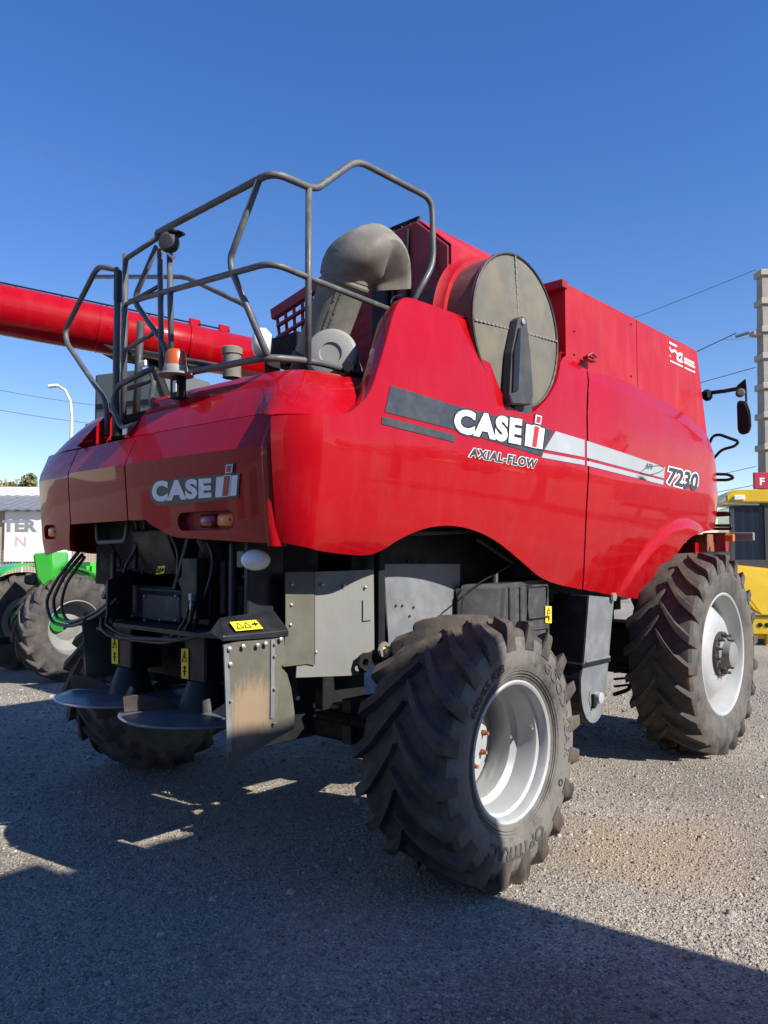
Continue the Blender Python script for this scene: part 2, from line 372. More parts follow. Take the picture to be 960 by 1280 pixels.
# --- lettering
def text2d(s, bold=.0, shear=0, spacing=1.0):
    c = bpy.data.curves.new('t', 'FONT'); c.body = s; c.size = 1; c.offset = bold; c.shear = shear; c.space_character = spacing; c.resolution_u = 4
    o = bpy.data.objects.new('t', c); COL.objects.link(o); dg = bpy.context.evaluated_depsgraph_get()
    me = bpy.data.meshes.new_from_object(o.evaluated_get(dg)); bpy.data.objects.remove(o)
    bm = NB(); bm.from_mesh(me); bpy.data.meshes.remove(me); bmesh.ops.triangulate(bm, faces=bm.faces)
    vs = [(v.co.x, v.co.y) for v in bm.verts]; bm.verts.index_update(); fs = [tuple(v.index for v in f.verts) for f in bm.faces]; bm.free(); bpy.data.curves.remove(c)
    return vs, fs
def decal_text(name, s, corners, func, m, parent, bold=.02, shear=0, spacing=1, grow=0, ref=None):
    """corners: (bottom-left, bottom-right, top-right, top-left) in surface coordinates; glyph box of the unemboldened text fills them"""
    v0, _ = text2d(s, 0, shear, spacing); vs, fs = text2d(s, bold+grow, shear, spacing)
    x0, x1 = min(p[0] for p in v0)-bold, max(p[0] for p in v0)+bold; y0, y1 = min(p[1] for p in v0)-bold, max(p[1] for p in v0)+bold
    BL, BR, TR, TL = [V(c) for c in corners]; bm = NB(); bv = []
    for x, y in vs:
        u, t = (x-x0)/(x1-x0), (y-y0)/(y1-y0); p = BL*(1-u)*(1-t)+BR*u*(1-t)+TR*u*t+TL*(1-u)*t; bv.append(bm.verts.new(func(p[0], p[1])))
    for f in fs:
        try: bm.faces.new([bv[i] for i in f])
        except ValueError: pass
    bm.normal_update()
    if ref is not None:
        for f in bm.faces:
            if f.normal.dot(V(ref)) < 0: f.normal_flip()
    return link(name, bm, m, parent)
def decal_poly(name, poly, func, m, parent, step=.15, ref=None):
    return link(name, sheet(poly, func, step, normal_ref=ref), m, parent, smooth=40)
def bolts(parent, pts, nrm, r=.011, m='zinc', h=.009, name='bolt'):
    me = None
    for p in pts:
        if me is None:
            bm = NB(); lathe(bm, [(0, -.002), (r, -.002), (r, h*.6), (r*.6, h), (0, h)], (0, 0, 0), nrm, 8); o = link(name, bm, m, parent, smooth=50); me = o.data
        else:
            o = bpy.data.objects.new(name, me); COL.objects.link(o); o.parent = parent; o.matrix_parent_inverse = parent_inv(parent)
        o.location = p
def warn_label(parent, corners, ref, vertical=True):
    """yellow pictogram label; corners BL, BR, TR, TL as 3-D points"""
    c = [V(p) for p in corners]; bm = NB(); n = (c[1]-c[0]).cross(c[3]-c[0]).normalized()
    if n.dot(V(ref)) < 0: n = -n
    bm.faces.new([bm.verts.new(p+n*.003) for p in c]); o = link('warning_label', bm, 'label_yellow', parent)
    B = lambda u, t: c[0]*(1-u)*(1-t)+c[1]*u*(1-t)+c[2]*u*t+c[3]*(1-u)*t+n*.005
    bm = NB()
    def stroke(pts, w_=.0028):
        tube(bm, [B(*p) for p in pts], w_, 4)
    if vertical:
        stroke([(.2, .58), (.8, .58), (.5, .92), (.2, .58)]); stroke([(.5, .66), (.5, .78)])
        stroke([(.5, .1), (.5, .42)], .005); stroke([(.25, .25), (.75, .25)]); stroke([(.3, .36), (.5, .42), (.7, .36)])
    else:
        stroke([(.10, .2), (.34, .2), (.22, .8), (.10, .2)]); stroke([(.40, .2), (.62, .2), (.51, .8), (.40, .2)]); stroke([(.7, .5), (.92, .5)], .006); stroke([(.8, .25), (.86, .75)])
    link('pictogram', bm, 'black_gloss', o)
    return o

# ================================================================== the setting
def make_ground():
    bm = NB(); n = 40
    # one sheet out to the horizon, finer near the machines
    g = [-900, -400, -180, -80, -40, -20, -12, -8, -6, -4, -2, 0, 2, 4, 6, 8, 12, 20, 40, 80, 180, 400, 900]
    vs = [[bm.verts.new((x, y, 0)) for y in g] for x in g]
    for i in range(len(g)-1):
        for j in range(len(g)-1): bm.faces.new((vs[i][j], vs[i+1][j], vs[i+1][j+1], vs[i][j+1]))
    o = link('ground', bm, 'gravel_ground'); o['kind'] = 'structure'
    # loose stones: sizes and density fall off with distance from where one stands
    N = 90000; pts = []
    d = 2.2+9.5*rng.random(N)**1.5; a = R(42.4)+(rng.random(N)-.5)*R(66)
    x = CAM.x-np.sin(a)*d; y = CAM.y+np.cos(a)*d
    s = .0045+.008*rng.random(N)**2.2; big = rng.random(N) < .016; s = np.where(big, s*(1.5+1.3*rng.random(N)), s)*(.7+.06*d)
    base = np.array([(1, 0, 0), (-.5, .87, 0), (-.5, -.87, 0), (.45, .6, .75), (-.75, 0, .7), (.4, -.65, .8)])
    F = np.array([(0, 1, 3), (1, 4, 3), (1, 2, 4), (2, 5, 4), (2, 0, 5), (0, 3, 5), (3, 4, 5)])
    th = rng.random(N)*6.283; ct, st = np.cos(th), np.sin(th)
    B = base[None]*(.7+.6*rng.random((N, 6, 1)))*s[:, None, None]*np.array([1, 1, .75])
    X = B[:, :, 0]*ct[:, None]-B[:, :, 1]*st[:, None]+x[:, None]; Y = B[:, :, 0]*st[:, None]+B[:, :, 1]*ct[:, None]+y[:, None]
    Z = B[:, :, 2]-.001
    co = np.stack([X, Y, Z], -1).reshape(-1, 3); fa = (F[None]+6*np.arange(N)[:, None, None]).reshape(-1, 3)
    me = bpy.data.meshes.new('gravel'); me.vertices.add(len(co)); me.vertices.foreach_set('co', co.ravel())
    me.loops.add(fa.size); me.loops.foreach_set('vertex_index', fa.ravel()); me.polygons.add(len(fa)); me.polygons.foreach_set('loop_start', np.arange(0, fa.size, 3))
    me.update(); me.validate(); me.materials.append(MATS['stone'])
    o = bpy.data.objects.new('gravel', me); COL.objects.link(o); o['kind'] = 'stuff'
    tag(o, 'loose grey gravel stones scattered over the yard', 'gravel')
make_ground()
def make_hills():
    bm = NB(); n = 180; rows = []
    for rr, hh in ((420, 0), (470, .55), (560, 1.0), (700, .4)):
        rows.append([bm.verts.new((rr*math.cos(2*math.pi*k/n), rr*math.sin(2*math.pi*k/n), hh*(9+5*math.sin(k*.21)+3*math.sin(k*.57+1)+1.5*math.sin(k*1.7))-.3)) for k in range(n)])
    for A, B in zip(rows, rows[1:]):
        for k in range(n): bm.faces.new((A[k], A[(k+1) % n], B[(k+1) % n], B[k]))
    bmesh.ops.recalc_face_normals(bm, faces=bm.faces)
    o = link('hills', bm, 'hill', smooth=60); o['kind'] = 'structure'
mat('hill', (.085, .085, .055), .95, var=(.02, .3), bump=(.3, .8, 1.0)); make_hills()

# ================================================================== the combine harvester
CH = thing('combine_harvester', 'large red combine harvester seen from behind with handrails on its engine deck', 'combine')
# ---- right-hand side shell: s runs along the side (and round the rear corner), z is height
RR = .30; SY = -1.0; SX = 1.55
ZT = [(1.70, 3.40), (1.9, 3.38), (2.2, 3.362), (2.83, 3.337), (3.4, 3.287), (3.87, 3.227), (4.2, 3.15), (4.49, 3.05), (4.65, 2.90), (4.75, 2.70)]
def ztop(y):
    if y <= ZT[0][0]: return ZT[0][1]
    for (a, p), (b, q) in zip(ZT, ZT[1:]):
        if y <= b: return p+(q-p)*(y-a)/(b-a)
    return ZT[-1][1]
def sstep(a, b, t):
    t = max(0, min(1, (t-a)/(b-a))); return t*t*(3-2*t)
def side_inset(y, z):
    i = 0
    if z < 2.44: d = 2.44-z; i += .085*d+.15*d*d
    if z < 1.98 and y < -.1: i += .9*(1.98-z)**2
    if z > 2.46: i += .06*(z-2.46)
    if z > 2.95: i += .24*(z-2.95)**2
    if y > 1.6:
        t = ztop(y); k = t-.17
        i -= .035*sstep(1.6, 2.6, y)*sstep(2.5, 2.95, z)
        if z > k: i += .25*(z-k)*sstep(1.6, 2.1, y)
        if y > 4.3: i += .3*(y-4.3)**2
        # flare round the front tyre
        da = math.hypot(y-3.78, (z-.82)*1.0)-1.16
        i -= .05*(1-sstep(.09, .20, da))*sstep(2.3, 2.9, y)
    return i
def side(s, z, off=0.0):
    if s >= SY: x, y, nx, ny = SX, s, 1, 0
    else:
        a = (SY-s)/RR; x, y, nx, ny = SX-RR*(1-math.cos(a)), SY-RR*math.sin(a), math.cos(a), -math.sin(a)
    i = side_inset(y, z)-off
    return V((x-nx*i, y-ny*i, z))
def onside(px, py):
    x = SX
    for _ in range(14):
        p = at(px, py, x=x); y = min(4.95, max(p.y, SY-RR*.98))
        s = y if y >= SY else SY-RR*math.asin((SY-y)/RR)
        x = x*.6+.4*max(1.2, min(1.65, side(s, p.z).x))
    return (s, p.z)
SEAM = onside(733, 560)[0]
SEAMC = [onside(*p) for p in ((731, 452), (733, 500), (734.5, 560), (733, 620), (730.5, 680), (728, 737))]
top_px = [(440, 521), (462, 497), (476, 452), (490, 398), (497, 380), (506, 371), (520, 374), (589, 399), (610, 447), (622, 480), (635, 509), (662, 521), (685, 498), (697, 476), (702, 440), (729, 451)]
TOPC = [onside(*p) for p in top_px]
S_END = SY-RR*1.15      # where the side shell ends, round the rear corner
low_px = [(680, 727), (650, 700), (620, 675), (590, 661), (560, 656), (530, 660), (500, 673), (478, 688), (460, 695), (430, 693), (400, 689), (370, 683)]
LOWC = [onside(*p) for p in low_px]
rear_poly = [(S_END, 2.535), (SY-.12, 2.545)]+[(TOPC[0][0]-.04, 2.565)]+TOPC[1:]+[(s_-.012, z_) for s_, z_ in SEAMC]+LOWC+[(S_END, 1.90)]
n_ = len(rear_poly)
keepi = (0, n_-1, len(TOPC)+2, len(TOPC)+7)
rear_poly = smooth2(rear_poly, keepi, 2)
fa_px = [(896, 662), (880, 664), (867, 669), (856, 678), (846, 692), (838, 708), (832, 725), (820, 746), (808, 751)]
FAC = [onside(*p) for p in fa_px]
fr_poly = [(s_+.012, z_) for s_, z_ in SEAMC[::-1]]+[p for p in ZT if p[0] > SEAMC[0][0]+.06]+[onside(897.5, 585), onside(897.5, 620), onside(897.5, 650)]+FAC
fr_poly = smooth2(fr_poly, (0, 5), 1)
def mir(f): return lambda s, z: (lambda p: V((-p.x, p.y, p.z)))(f(s, z))
for sgn in (1, -1):
    f = side if sgn == 1 else mir(side)
    if sgn < 0:      # the left-hand shell has no pillar and stays low
        rear_poly = [(-.98, 2.52), (SEAM-.012, 2.56), (SEAM-.012, 1.6)]+LOWC[:-2]+[(-.98, 1.86)]
    pr_ = solid(link('side_panel', sheet(rear_poly, f, .05, normal_ref=(sgn, 0, 0)), 'red', CH, smooth=35), .03)
    pf_ = solid(link('side_panel', sheet(fr_poly, f, .024, normal_ref=(sgn, 0, 0)), 'red', CH, smooth=35), .03)
    if sgn == 1: P_REAR, P_FRONT = pr_, pf_
# returned edge of the pillar and of the cut-out round the screen
fl = [side(s, z) for s, z in smooth2([(TOPC[0][0]-.04, 2.565)]+TOPC[1:8], (0, 7), 2)]
fl = [p for p in fl]
c0 = [p+V((-.002, -.002, -.002)) for p in fl]; c1 = [p+V((-.06, .0, -.004)) for p in fl]; c2 = [p+V((-.17, .045, -.03)) for p in fl]
solid(link('pillar_return', loft([c0, c1, c2]), 'red', P_REAR, smooth=50), .006, 0)
cut = [side(s, z) for s, z in TOPC[7:]]
solid(link('cutout_return', loft([[p+V((-.003, 0, 0)) for p in cut], [p+V((-.08, 0, -.0)) for p in cut]]), 'red', P_REAR, smooth=50), .006, 0)
# ---- decals on the side
def q2(*px): return [onside(*p) for p in px]
S4 = lambda s, z: side(s, z, .004)
S6 = lambda s, z: side(s, z, .0065)
S8 = lambda s, z: side(s, z, .009)
S10 = lambda s, z: side(s, z, .0115)
dp = lambda n, px, f, m, par: decal_poly(n, q2(*px), f, m, par, ref=(1, 0, 0))
dp('stripe', [(480.6, 515), (568, 537), (676, 570), (692, 538), (565.5, 506), (488, 481.6)], S4, 'decal_dark', P_REAR)
dp('stripe', [(476.5, 530), (568, 553), (568, 543.5), (477.5, 520.5)], S4, 'decal_dark', P_REAR)
xs = 727
dp('stripe', [(680, 562), (730.3, 571.5), (730.3, 550), (694, 539)], S4, 'decal_silver', P_REAR)
dp('stripe', [(676.5, 572), (730.3, 581.5), (730.3, 575.5), (678.5, 566)], S4, 'decal_silver', P_REAR)
dp('stripe', [(733, 572), (829.5, 598), (830.6, 584), (733, 551)], S4, 'decal_silver', P_FRONT)
dp('stripe', [(733, 582), (828.5, 606), (829.2, 600.5), (733, 576)], S4, 'decal_silver', P_FRONT)
dt = lambda n, s, px, f, m, par, **k: decal_text(n, s, q2(*px), f, m, par, ref=(1, 0, 0), **k)
cs = [(566, 540), (650, 556.5), (652, 524), (568, 510)]
dt('lettering', 'CASE', cs, S4, 'logo_olive', P_REAR, bold=.055, grow=.05, spacing=1.12)
dt('lettering', 'CASE', cs, S6, 'white', P_REAR, bold=.055, spacing=1.12)
def ih_mark(corners, f, par, ref, dark, red):
    """two white pillars, a red dotted stroke between them, dark outline; corners BL, BR, TR, TL span the pillar block"""
    BL, BR, TR, TL = [V(c) for c in corners]
    B = lambda u, t: tuple(BL*(1-u)*(1-t)+BR*u*(1-t)+TR*u*t+TL*(1-u)*t)
    def pol(n, pts, m, k): decal_poly(n, [B(*p) for p in pts], f[k], m, par, ref=ref)
    pol('emblem_ground', [(-.07, -.08), (1.07, -.08), (1.07, 1.10), (.80, 1.10), (.80, 1.62), (.40, 1.62), (.40, 1.10), (-.07, 1.10)], dark, 0)
    pol('emblem', [(0, 0), (.36, 0), (.36, .36), (.64, .36), (.64, 0), (1, 0), (1, 1), (.64, 1), (.64, .62), (.36, .62), (.36, 1), (0, 1)], 'white', 1)
    pol('emblem_outline', [(.32, -.02), (.68, -.02), (.72, 1.04), (.36, 1.04)], 'white', 2); pol('emblem', [(.37, .02), (.63, .02), (.67, 1.0), (.41, 1.0)], red, 3)
    pol('emblem_outline', [(.42, 1.14), (.74, 1.14), (.76, 1.55), (.44, 1.55)], 'white', 2); pol('emblem', [(.47, 1.19), (.69, 1.19), (.71, 1.5), (.49, 1.5)], red, 3)
ih_mark(q2((655, 557), (677, 561.5), (680, 536), (657, 530)), (S4, S6, S8, S10), P_REAR, (1, 0, 0), 'decal_dark', 'logo_red')
cx = [(585.5, 571), (669, 586), (671, 574.5), (587.5, 559.5)]
dt('lettering', 'AXIAL-FLOW', cx, S4, 'white', P_REAR, bold=.045, grow=.05, spacing=1.1)
dt('lettering', 'AXIAL-FLOW', cx, S6, 'decal_dark', P_REAR, bold=.045, spacing=1.1)
c7 = [(833.5, 604.5), (871, 615), (873, 592.5), (835.5, 583.5)]
dt('lettering', '7230', c7, S4, 'white', P_FRONT, bold=.04, shear=.1, grow=.055)
dt('lettering', '7230', c7, S6, 'decal_dark', P_FRONT, bold=.04, shear=.1)
dt('lettering', 'AFS', [(805.5, 585), (814.5, 587.5), (815, 580.5), (806, 578)], S6, 'decal_dark', P_FRONT, bold=.02, shear=.2)
bm = NB(); el = []
cA, cB, cC = V(onside(815, 588)), V(onside(829, 585)), V(onside(815, 583))
for k in range(20):
    a = 2*math.pi*k/20; p = cA+(cB-cA)*math.cos(a)+(cC-cA)*math.sin(a); el.append(side(p[0], p[1], .005))
tube(bm, el, .004, 5, closed=True); link('swoosh', bm, 'decal_dark', P_FRONT)
# latch at the top of the seam
a = at(737, 449, x=1.5)
bm = box(NB(), a+V((.0, 0, 0)), (.05, .14, .035)); tube(bm, [a+V((.03, -.1, .0)), a+V((.05, -.06, .03)), a+V((.04, .03, .02))], .012, 6); link('latch', bm, 'red_dull', P_FRONT)

# ---- rear shell panels: y as a function of x and height
def rear(x, z, off=0.0):
    zc = 2.395
    if z < zc: y = -1.262-.045*(z-1.85)/.55-(0 if z > 1.97 else -.9*(1.97-z)**2)
    else: y = -1.307+.42*(z-zc)
    ax = abs(x); y += .022*ax*ax+((.2 if x < 0 else .3)*(ax-1.05)**2 if ax > 1.05 else 0)+(9*(ax-1.38)**2 if x < -1.38 else 0)
    nz = .1 if z < zc else -.38
    return V((x, y-off, z-off*nz*-1*.0+(.4*off if z >= zc else 0)))
def onrear(px, py):
    y = -1.26
    for _ in range(8): p = at(px, py, y=y); y = rear(p.x, p.z).y
    return (p.x, p.z)
RZT = 2.575
def stad(cx_, cz, w_, h, n=8):
    r_ = h/2; o = []
    for k in range(n+1): a = -math.pi/2+math.pi*k/n; o.append((cx_+w_/2-r_+r_*math.cos(a), cz+r_*math.sin(a)))
    for k in range(n+1): a = math.pi/2+math.pi*k/n; o.append((cx_-w_/2+r_+r_*math.cos(a), cz+r_*math.sin(a)))
    return o
XR = 1.30; XRL = 1.51
A = onrear(170, 650); B_ = onrear(182, 650); C_ = onrear(214, 671); D_ = onrear(322, 677)
XM = -.005
pr_right = [(XM+.008, RZT-.0), (XM+.008, A[1]), (B_[0], B_[1]), (B_[0]+.06, B_[1]-.03), (C_[0]-.02, C_[1]+.01), (C_[0]+.06, C_[1]-.005), (XR, D_[1]-.01), (XR, RZT-.05), (XR-.02, RZT)]
lp = onrear(256, 651); w_l = onrear(291, 649)[0]-onrear(220, 653)[0]
hole = stad(lp[0], lp[1], w_l, .105)
def rear_panel(poly, holes=()):
    return solid(link('rear_panel', sheet(poly, rear, .05, holes, normal_ref=(0, -1, .2)), 'red', CH, smooth=14), .028)
RP = rear_panel(pr_right, [hole])
XL = -.80
pm = onrear(95, 655)
RPM = rear_panel([(XL+.008, RZT-.01), (XL+.008, pm[1]), (XM-.008, A[1]), (XM-.008, RZT)])
pl_ = [(-XRL, RZT-.12), (-XRL-.01, 2.3), (-XRL+.01, 1.95), (-XRL+.05, 1.86), (-XRL+.12, 1.82), (onrear(84, 687)[0]-.06, onrear(84, 687)[1]), (onrear(86, 680)[0], 1.86), (XL-.008, pm[1]+.02), (XL-.008, RZT-.01), (-XRL+.12, RZT)]
LL = stad(onrear(62, 665)[0], onrear(62, 665)[1], .26, .105)
RPL = rear_panel(pl_, [LL])
# raised lip down the right end of the rear panel
lipc = [rear(XR, z, .0) for z in [1.88+.69*k/12 for k in range(13)]]
solid(link('panel_lip', loft([[p+V((-.03, .002, 0)) for p in lipc], [p+V((0, -.022, 0)) for p in lipc], [p+V((.035, -.008, 0)) for p in lipc], [p+V((.045, .06, 0)) for p in lipc]]), 'red', RP, smooth=60), .006, 0)
# lamp pockets with their lenses
def pocket(par, hl, cxz, lenses):
    pts = [rear(*p) for p in hl]+[rear(*hl[0])]; q = [p+V((0, .055, 0)) for p in pts]
    bm = loft([pts, q]); bm.faces.new([bm.verts.new(p) for p in q[:-1]]); link('lamp_pocket', bm, 'red_dull', par, smooth=40)
    for (u, w2, m) in lenses:
        c = rear(cxz[0]+u, cxz[1]); bm = box(NB(), c+V((0, .028, 0)), (w2, .05, .075), bev=.018); o = link('tail_light', bm, m, par, smooth=60)
        b2 = NB(); lathe(b2, [(0, 0), (.008, 0), (.008, .004), (0, .004)], c+V((w2*.36, .003, 0)), (0, -1, 0), 8); link('lens_screw', b2, 'dark_bolt', o)
pocket(RP, hole, lp, [(.005, .14, 'lens_red'), (.165, .15, 'lens_amber')])
pocket(RPL, LL, onrear(62, 665), [(.03, .13, 'lens_amber')])
# maker's lettering on the rear
F4, F6, F8, F10 = [lambda x, z, o=o: rear(x, z, o) for o in (.004, .006, .0085, .011)]
rq = lambda *px: [onrear(*p) for p in px]
dp2 = [(190, 628.5), (265, 622.5), (265, 597), (190, 602)]
decal_poly('lettering_ground', rq((188, 607), (196, 601), (217, 600.5), (226, 597.5), (270, 594), (300, 591), (299.5, 622), (262, 627), (212, 631.5), (196, 631.5), (188.5, 624)), F4, 'logo_olive', RP, ref=(0, -1, 0))
decal_text('lettering', 'CASE', rq((191, 628), (265.5, 622), (265.5, 597.5), (191, 601.5)), F6, 'white', RP, bold=.055, spacing=1.1, ref=(0, -1, 0))
ih_mark(rq((270.5, 622), (297, 619.5), (299, 594), (272, 596.5)), (F6, F8, F10, lambda x, z: rear(x, z, .0135)), RP, (0, -1, 0), 'logo_olive', 'logo_red')
# ---- hood above the rear panels: right and left parts, an open notch for the ladder between them
def hood_part(x0, sgn, hz=2.86):
    lo = [(x0, rear(x0, RZT).y+.008, RZT+.006)]+[(x, rear(x, RZT).y+.008, RZT+.006) for x in np.linspace(x0+.05, 1.2, 12)]
    lo += [tuple(side(q_, 2.548, -.012)) for q_ in (SY-RR*1.3, SY-RR*1.1, SY-RR*.9, SY-RR*.7, SY-RR*.5, SY-RR*.3, SY-RR*.1, SY+.05, -.8, -.62, -.5)]
    hi = [(x0, -1.03, hz)]+[(x, -1.03+.03*x*x, hz) for x in np.linspace(x0+.05, .98, 12)]+[(1.08, -.985, hz), (1.15, -.955, hz), (1.205, -.91, hz), (1.24, -.85, hz), (1.262, -.76, hz), (1.285, -.35, hz)]
    if sgn < 0: lo = lo[:9]+[(1.15, -1.195, RZT), (1.25, -1.185, RZT-.003), (1.34, -1.165, RZT-.01), (1.42, -1.12, RZT-.03), (1.46, -1.0, RZT-.06), (1.46, -.5, RZT-.08)]
    lo, hi = resample(lo, 34), resample(hi, 34)
    rows = []
    for k in range(7):
        t = k/6; b = math.sin(math.pi*t)*.010
        rows.append([l.lerp(h, t)+V((b*(.9 if l.x > 1.2 else .25), -b*(.2 if l.y > -.8 else .8), b*.8)) for l, h in zip(lo, hi)])
    inn = [p+V((-.10 if p.x > 1.1 else 0, .10 if p.y < -.9 else 0, .008)) for p in hi]
    rows.append([p+V((-.012, .012, .008)) for p in hi]); rows.append(inn)
    bm = loft(rows)
    if sgn < 0:
        for v in bm.verts: v.co.x *= -1
    bmesh.ops.recalc_face_normals(bm, faces=bm.faces); bm.normal_update()
    if sum(f.normal.z for f in bm.faces) < 0:
        for f in bm.faces: f.normal_flip()
    return solid(link('hood', bm, 'red', CH, smooth=30), .02)
HR = hood_part(-.10, 1); HL = hood_part(.74, -1, 2.83)
for x0, par in ((-.098, HR), (-.742, HL)):
    bm = prism(NB(), [(-1.262, RZT+.004), (-1.03, 2.85), (-.78, 2.85), (-.78, RZT)], 'x', x0-.006, x0+.006); link('hood_cheek', bm, 'red', par)
link('engine_deck', bx(-1.2, 1.22, -.98, .3, 2.76, 2.82), 'black', CH)
link('deck_step', bx(-.74, -.1, -1.2, -.98, 2.5, 2.56), 'black', CH)

# ---- grain tank
bm = prism(NB(), [(1.60, 2.6), (1.60, 3.93), (4.29, 3.93), (4.53, 3.0), (4.53, 2.6)], 'x', -1.42, 1.42); TANK = link('grain_tank', bm, 'red_dull', CH)
def tank_panel(ya, yb, yc=None):
    f = lambda y, z: V((1.452, y, z)); yc = yc or yb
    p = solid(link('tank_panel', sheet([(ya, 2.75), (yc, 2.75), (yb, 3.95), (ya, 3.95)], f, .3, normal_ref=(1, 0, 0)), 'red_tank', TANK), .03); return p
tank_panel(1.585, 2.868); TP2 = tank_panel(2.878, 4.16, 4.38); tank_panel(4.17, 4.325, 4.56) if False else None
fp = lambda y, z: V((1.449, y, z))
solid(link('tank_panel', sheet([(4.39, 2.75), (4.68, 2.75), (4.345, 3.945), (4.17, 3.95)], fp, .3, normal_ref=(1, 0, 0)), 'red_tank', TANK), .03)
link('tank_rim', bx(-1.44, 1.47, 1.52, 1.60, 3.90, 3.965), 'red_dull', TANK)
link('tank_cover', bx(-1.35, 1.38, 1.65, 4.2, 3.93, 3.97), 'charcoal', TANK)
# dealer's mark on the tank: white swashes, a word block and fine lines
def tp(px, py): p = at(px, py, x=1.456); return p
bm = NB()
def st(pts, w_): tube(bm, [tp(*p)+V((.001, 0, 0)) for p in pts], w_, 5, rad=.03)
st([(837, 434), (839, 440), (843, 438), (846, 441), (847, 446)], .014); st([(853, 444), (849, 442), (846, 448), (849, 451), (851, 451)], .016); st([(852, 446), (851, 452), (853, 452)], .012); st([(837.5, 444), (838, 446)], .01)
st([(836.5, 428), (840, 430), (846, 433)], .011)
for (x0, y0, x1, y1, w_) in ((855, 448, 868, 454.5, .014), (855, 452, 869, 459.5, .013), (838, 451, 854, 458.5, .008), (856, 459.5, 869, 465.5, .008)):
    n = 9
    for k in range(n):
        a, b = k/n, (k+.72)/n; tube(bm, [tp(x0+(x1-x0)*a, y0+(y1-y0)*a), tp(x0+(x1-x0)*b, y0+(y1-y0)*b)], w_, 4)
for v in bm.verts: v.co.x = 1.4545+(v.co.x-1.4545)*.12+.001
link('dealer_mark', bm, 'white', TP2)

# ---- engine housing with chamfered shoulder, rotary screen
bm = prism(NB(), [(.0, 2.7), (.0, 4.04), (.38, 4.19), (.925, 4.225), (1.212, 3.965), (1.212, 2.7)], 'y', .41, 1.57, bev=.012)
HOU = link('engine_housing', bm, 'red_dull', CH)
bm = NB(); pts = [(1.012, 4.172), (1.297, 3.912)]
solid(link('shoulder_plate', loft([[V((.92, .42, 4.238)), V((.92, 1.56, 4.238))], [V((1.222, .42, 3.968)), V((1.222, 1.56, 3.968))], [V((1.224, .42, 3.2)), V((1.224, 1.56, 3.2))]]), 'red_tank', HOU, smooth=20), .006)
bm = NB()
for xx in (.72, .85): bx(xx-.012, xx+.012, .38, .408, 2.95, 4.18, bm)
bx(.52, .68, .37, .408, 2.95, 4.14, bm); link('hinge_strip', bm, 'black_plate', HOU)
bm = NB(); tube(bm, [(.76, .38, 3.62), (.75, .33, 3.64), (.78, .33, 3.68), (.82, .37, 3.69)], .009, 6, rad=.02); link('latch', bm, 'zinc', HOU)
bm = NB()
for k in range(7): bx(.36+.08*k, .42+.08*k, .44, .50, 4.22, 4.25+.012*(k % 2), bm)
tube(bm, [(.36, .45, 4.25), (.92, .45, 4.262)], .012, 6); link('rubber_seal', bm, 'black', HOU)
SC = V((1.5, .82, 3.39)); SR = .545
bm = lathe(NB(), [(SR-.04, -.55), (SR-.02, -.30), (SR-.012, -.02), (SR, -.015), (SR, .0)], SC, (1, 0, 0), 64); DR = link('rotary_screen', bm, 'drum_red', CH, smooth=40)
link('screen_shroud', lathe(NB(), [(.60, 0), (.57, .03), (.56, .065), (.52, .065)], V((1.215, .82, 3.39)), (1, 0, 0), 64), 'red_tank', CH, smooth=40)
bm = lathe(NB(), [(0, .012), (.1, .013), (SR-.03, .004), (SR-.012, -.002), (SR, -.008)], SC, (1, 0, 0), 64); link('screen_disc', bm, 'screen', DR, smooth=40)
bm = NB(); tube(bm, [SC+V((.006, SR*math.cos(2*math.pi*k/48)*.985, SR*math.sin(2*math.pi*k/48)*.985)) for k in range(48)], .009, 5, closed=True); link('screen_rim', bm, 'plastic', DR)
for a in (0, 90, 180):
    bm = NB(); d = V((0, math.cos(R(a+4)), math.sin(R(a+4)))); n = 9
    for k in range(n): q = .12+.42*k/n; tube(bm, [SC+d*q+V((.013, 0, 0)), SC+d*(q+.035)+V((.013, 0, 0))], .006, 5)
    link('seam_rivets', bm, 'grey_lid', DR)['kind'] = 'stuff'
def dpt(px, py, dx): return at(px, py, x=1.5+dx)
arm = [(648, 398), (653, 395), (657.5, 398), (663, 440), (666.5, 494), (664, 506), (640, 505), (637, 494), (640, 440)]
A0 = [dpt(*p, .08) for p in arm]; bm = prism(NB(), [(p.y, p.z) for p in A0], 'x', 1.515, 1.585, bev=.008); AR = link('suction_arm', bm, 'plastic', CH)
inn_ = [(642, 440), (648, 410), (650, 410), (647, 488), (640, 490)]
bm = prism(NB(), [(dpt(*p, .09).y, dpt(*p, .09).z) for p in inn_], 'x', 1.586, 1.60, bev=.003); link('arm_rib', bm, 'black_gloss', AR)
bm = lathe(NB(), [(.0, .0), (.022, 0), (.022, .012), (.012, .014), (0, .014)], dpt(653, 402, .085), (1, 0, 0), 12); link('arm_hub', bm, 'zinc', AR)
bm = prism(NB(), [(dpt(*p, 0).y, dpt(*p, 0).z) for p in ((638, 500), (664, 502), (662, 522), (641, 518))], 'x', 1.42, 1.52, bev=.01); link('arm_foot', bm, 'plastic', AR)
bm = bx(1.36, 1.40, .78, .9, 2.72, 2.9); link('arm_bracket', bm, 'red', AR)

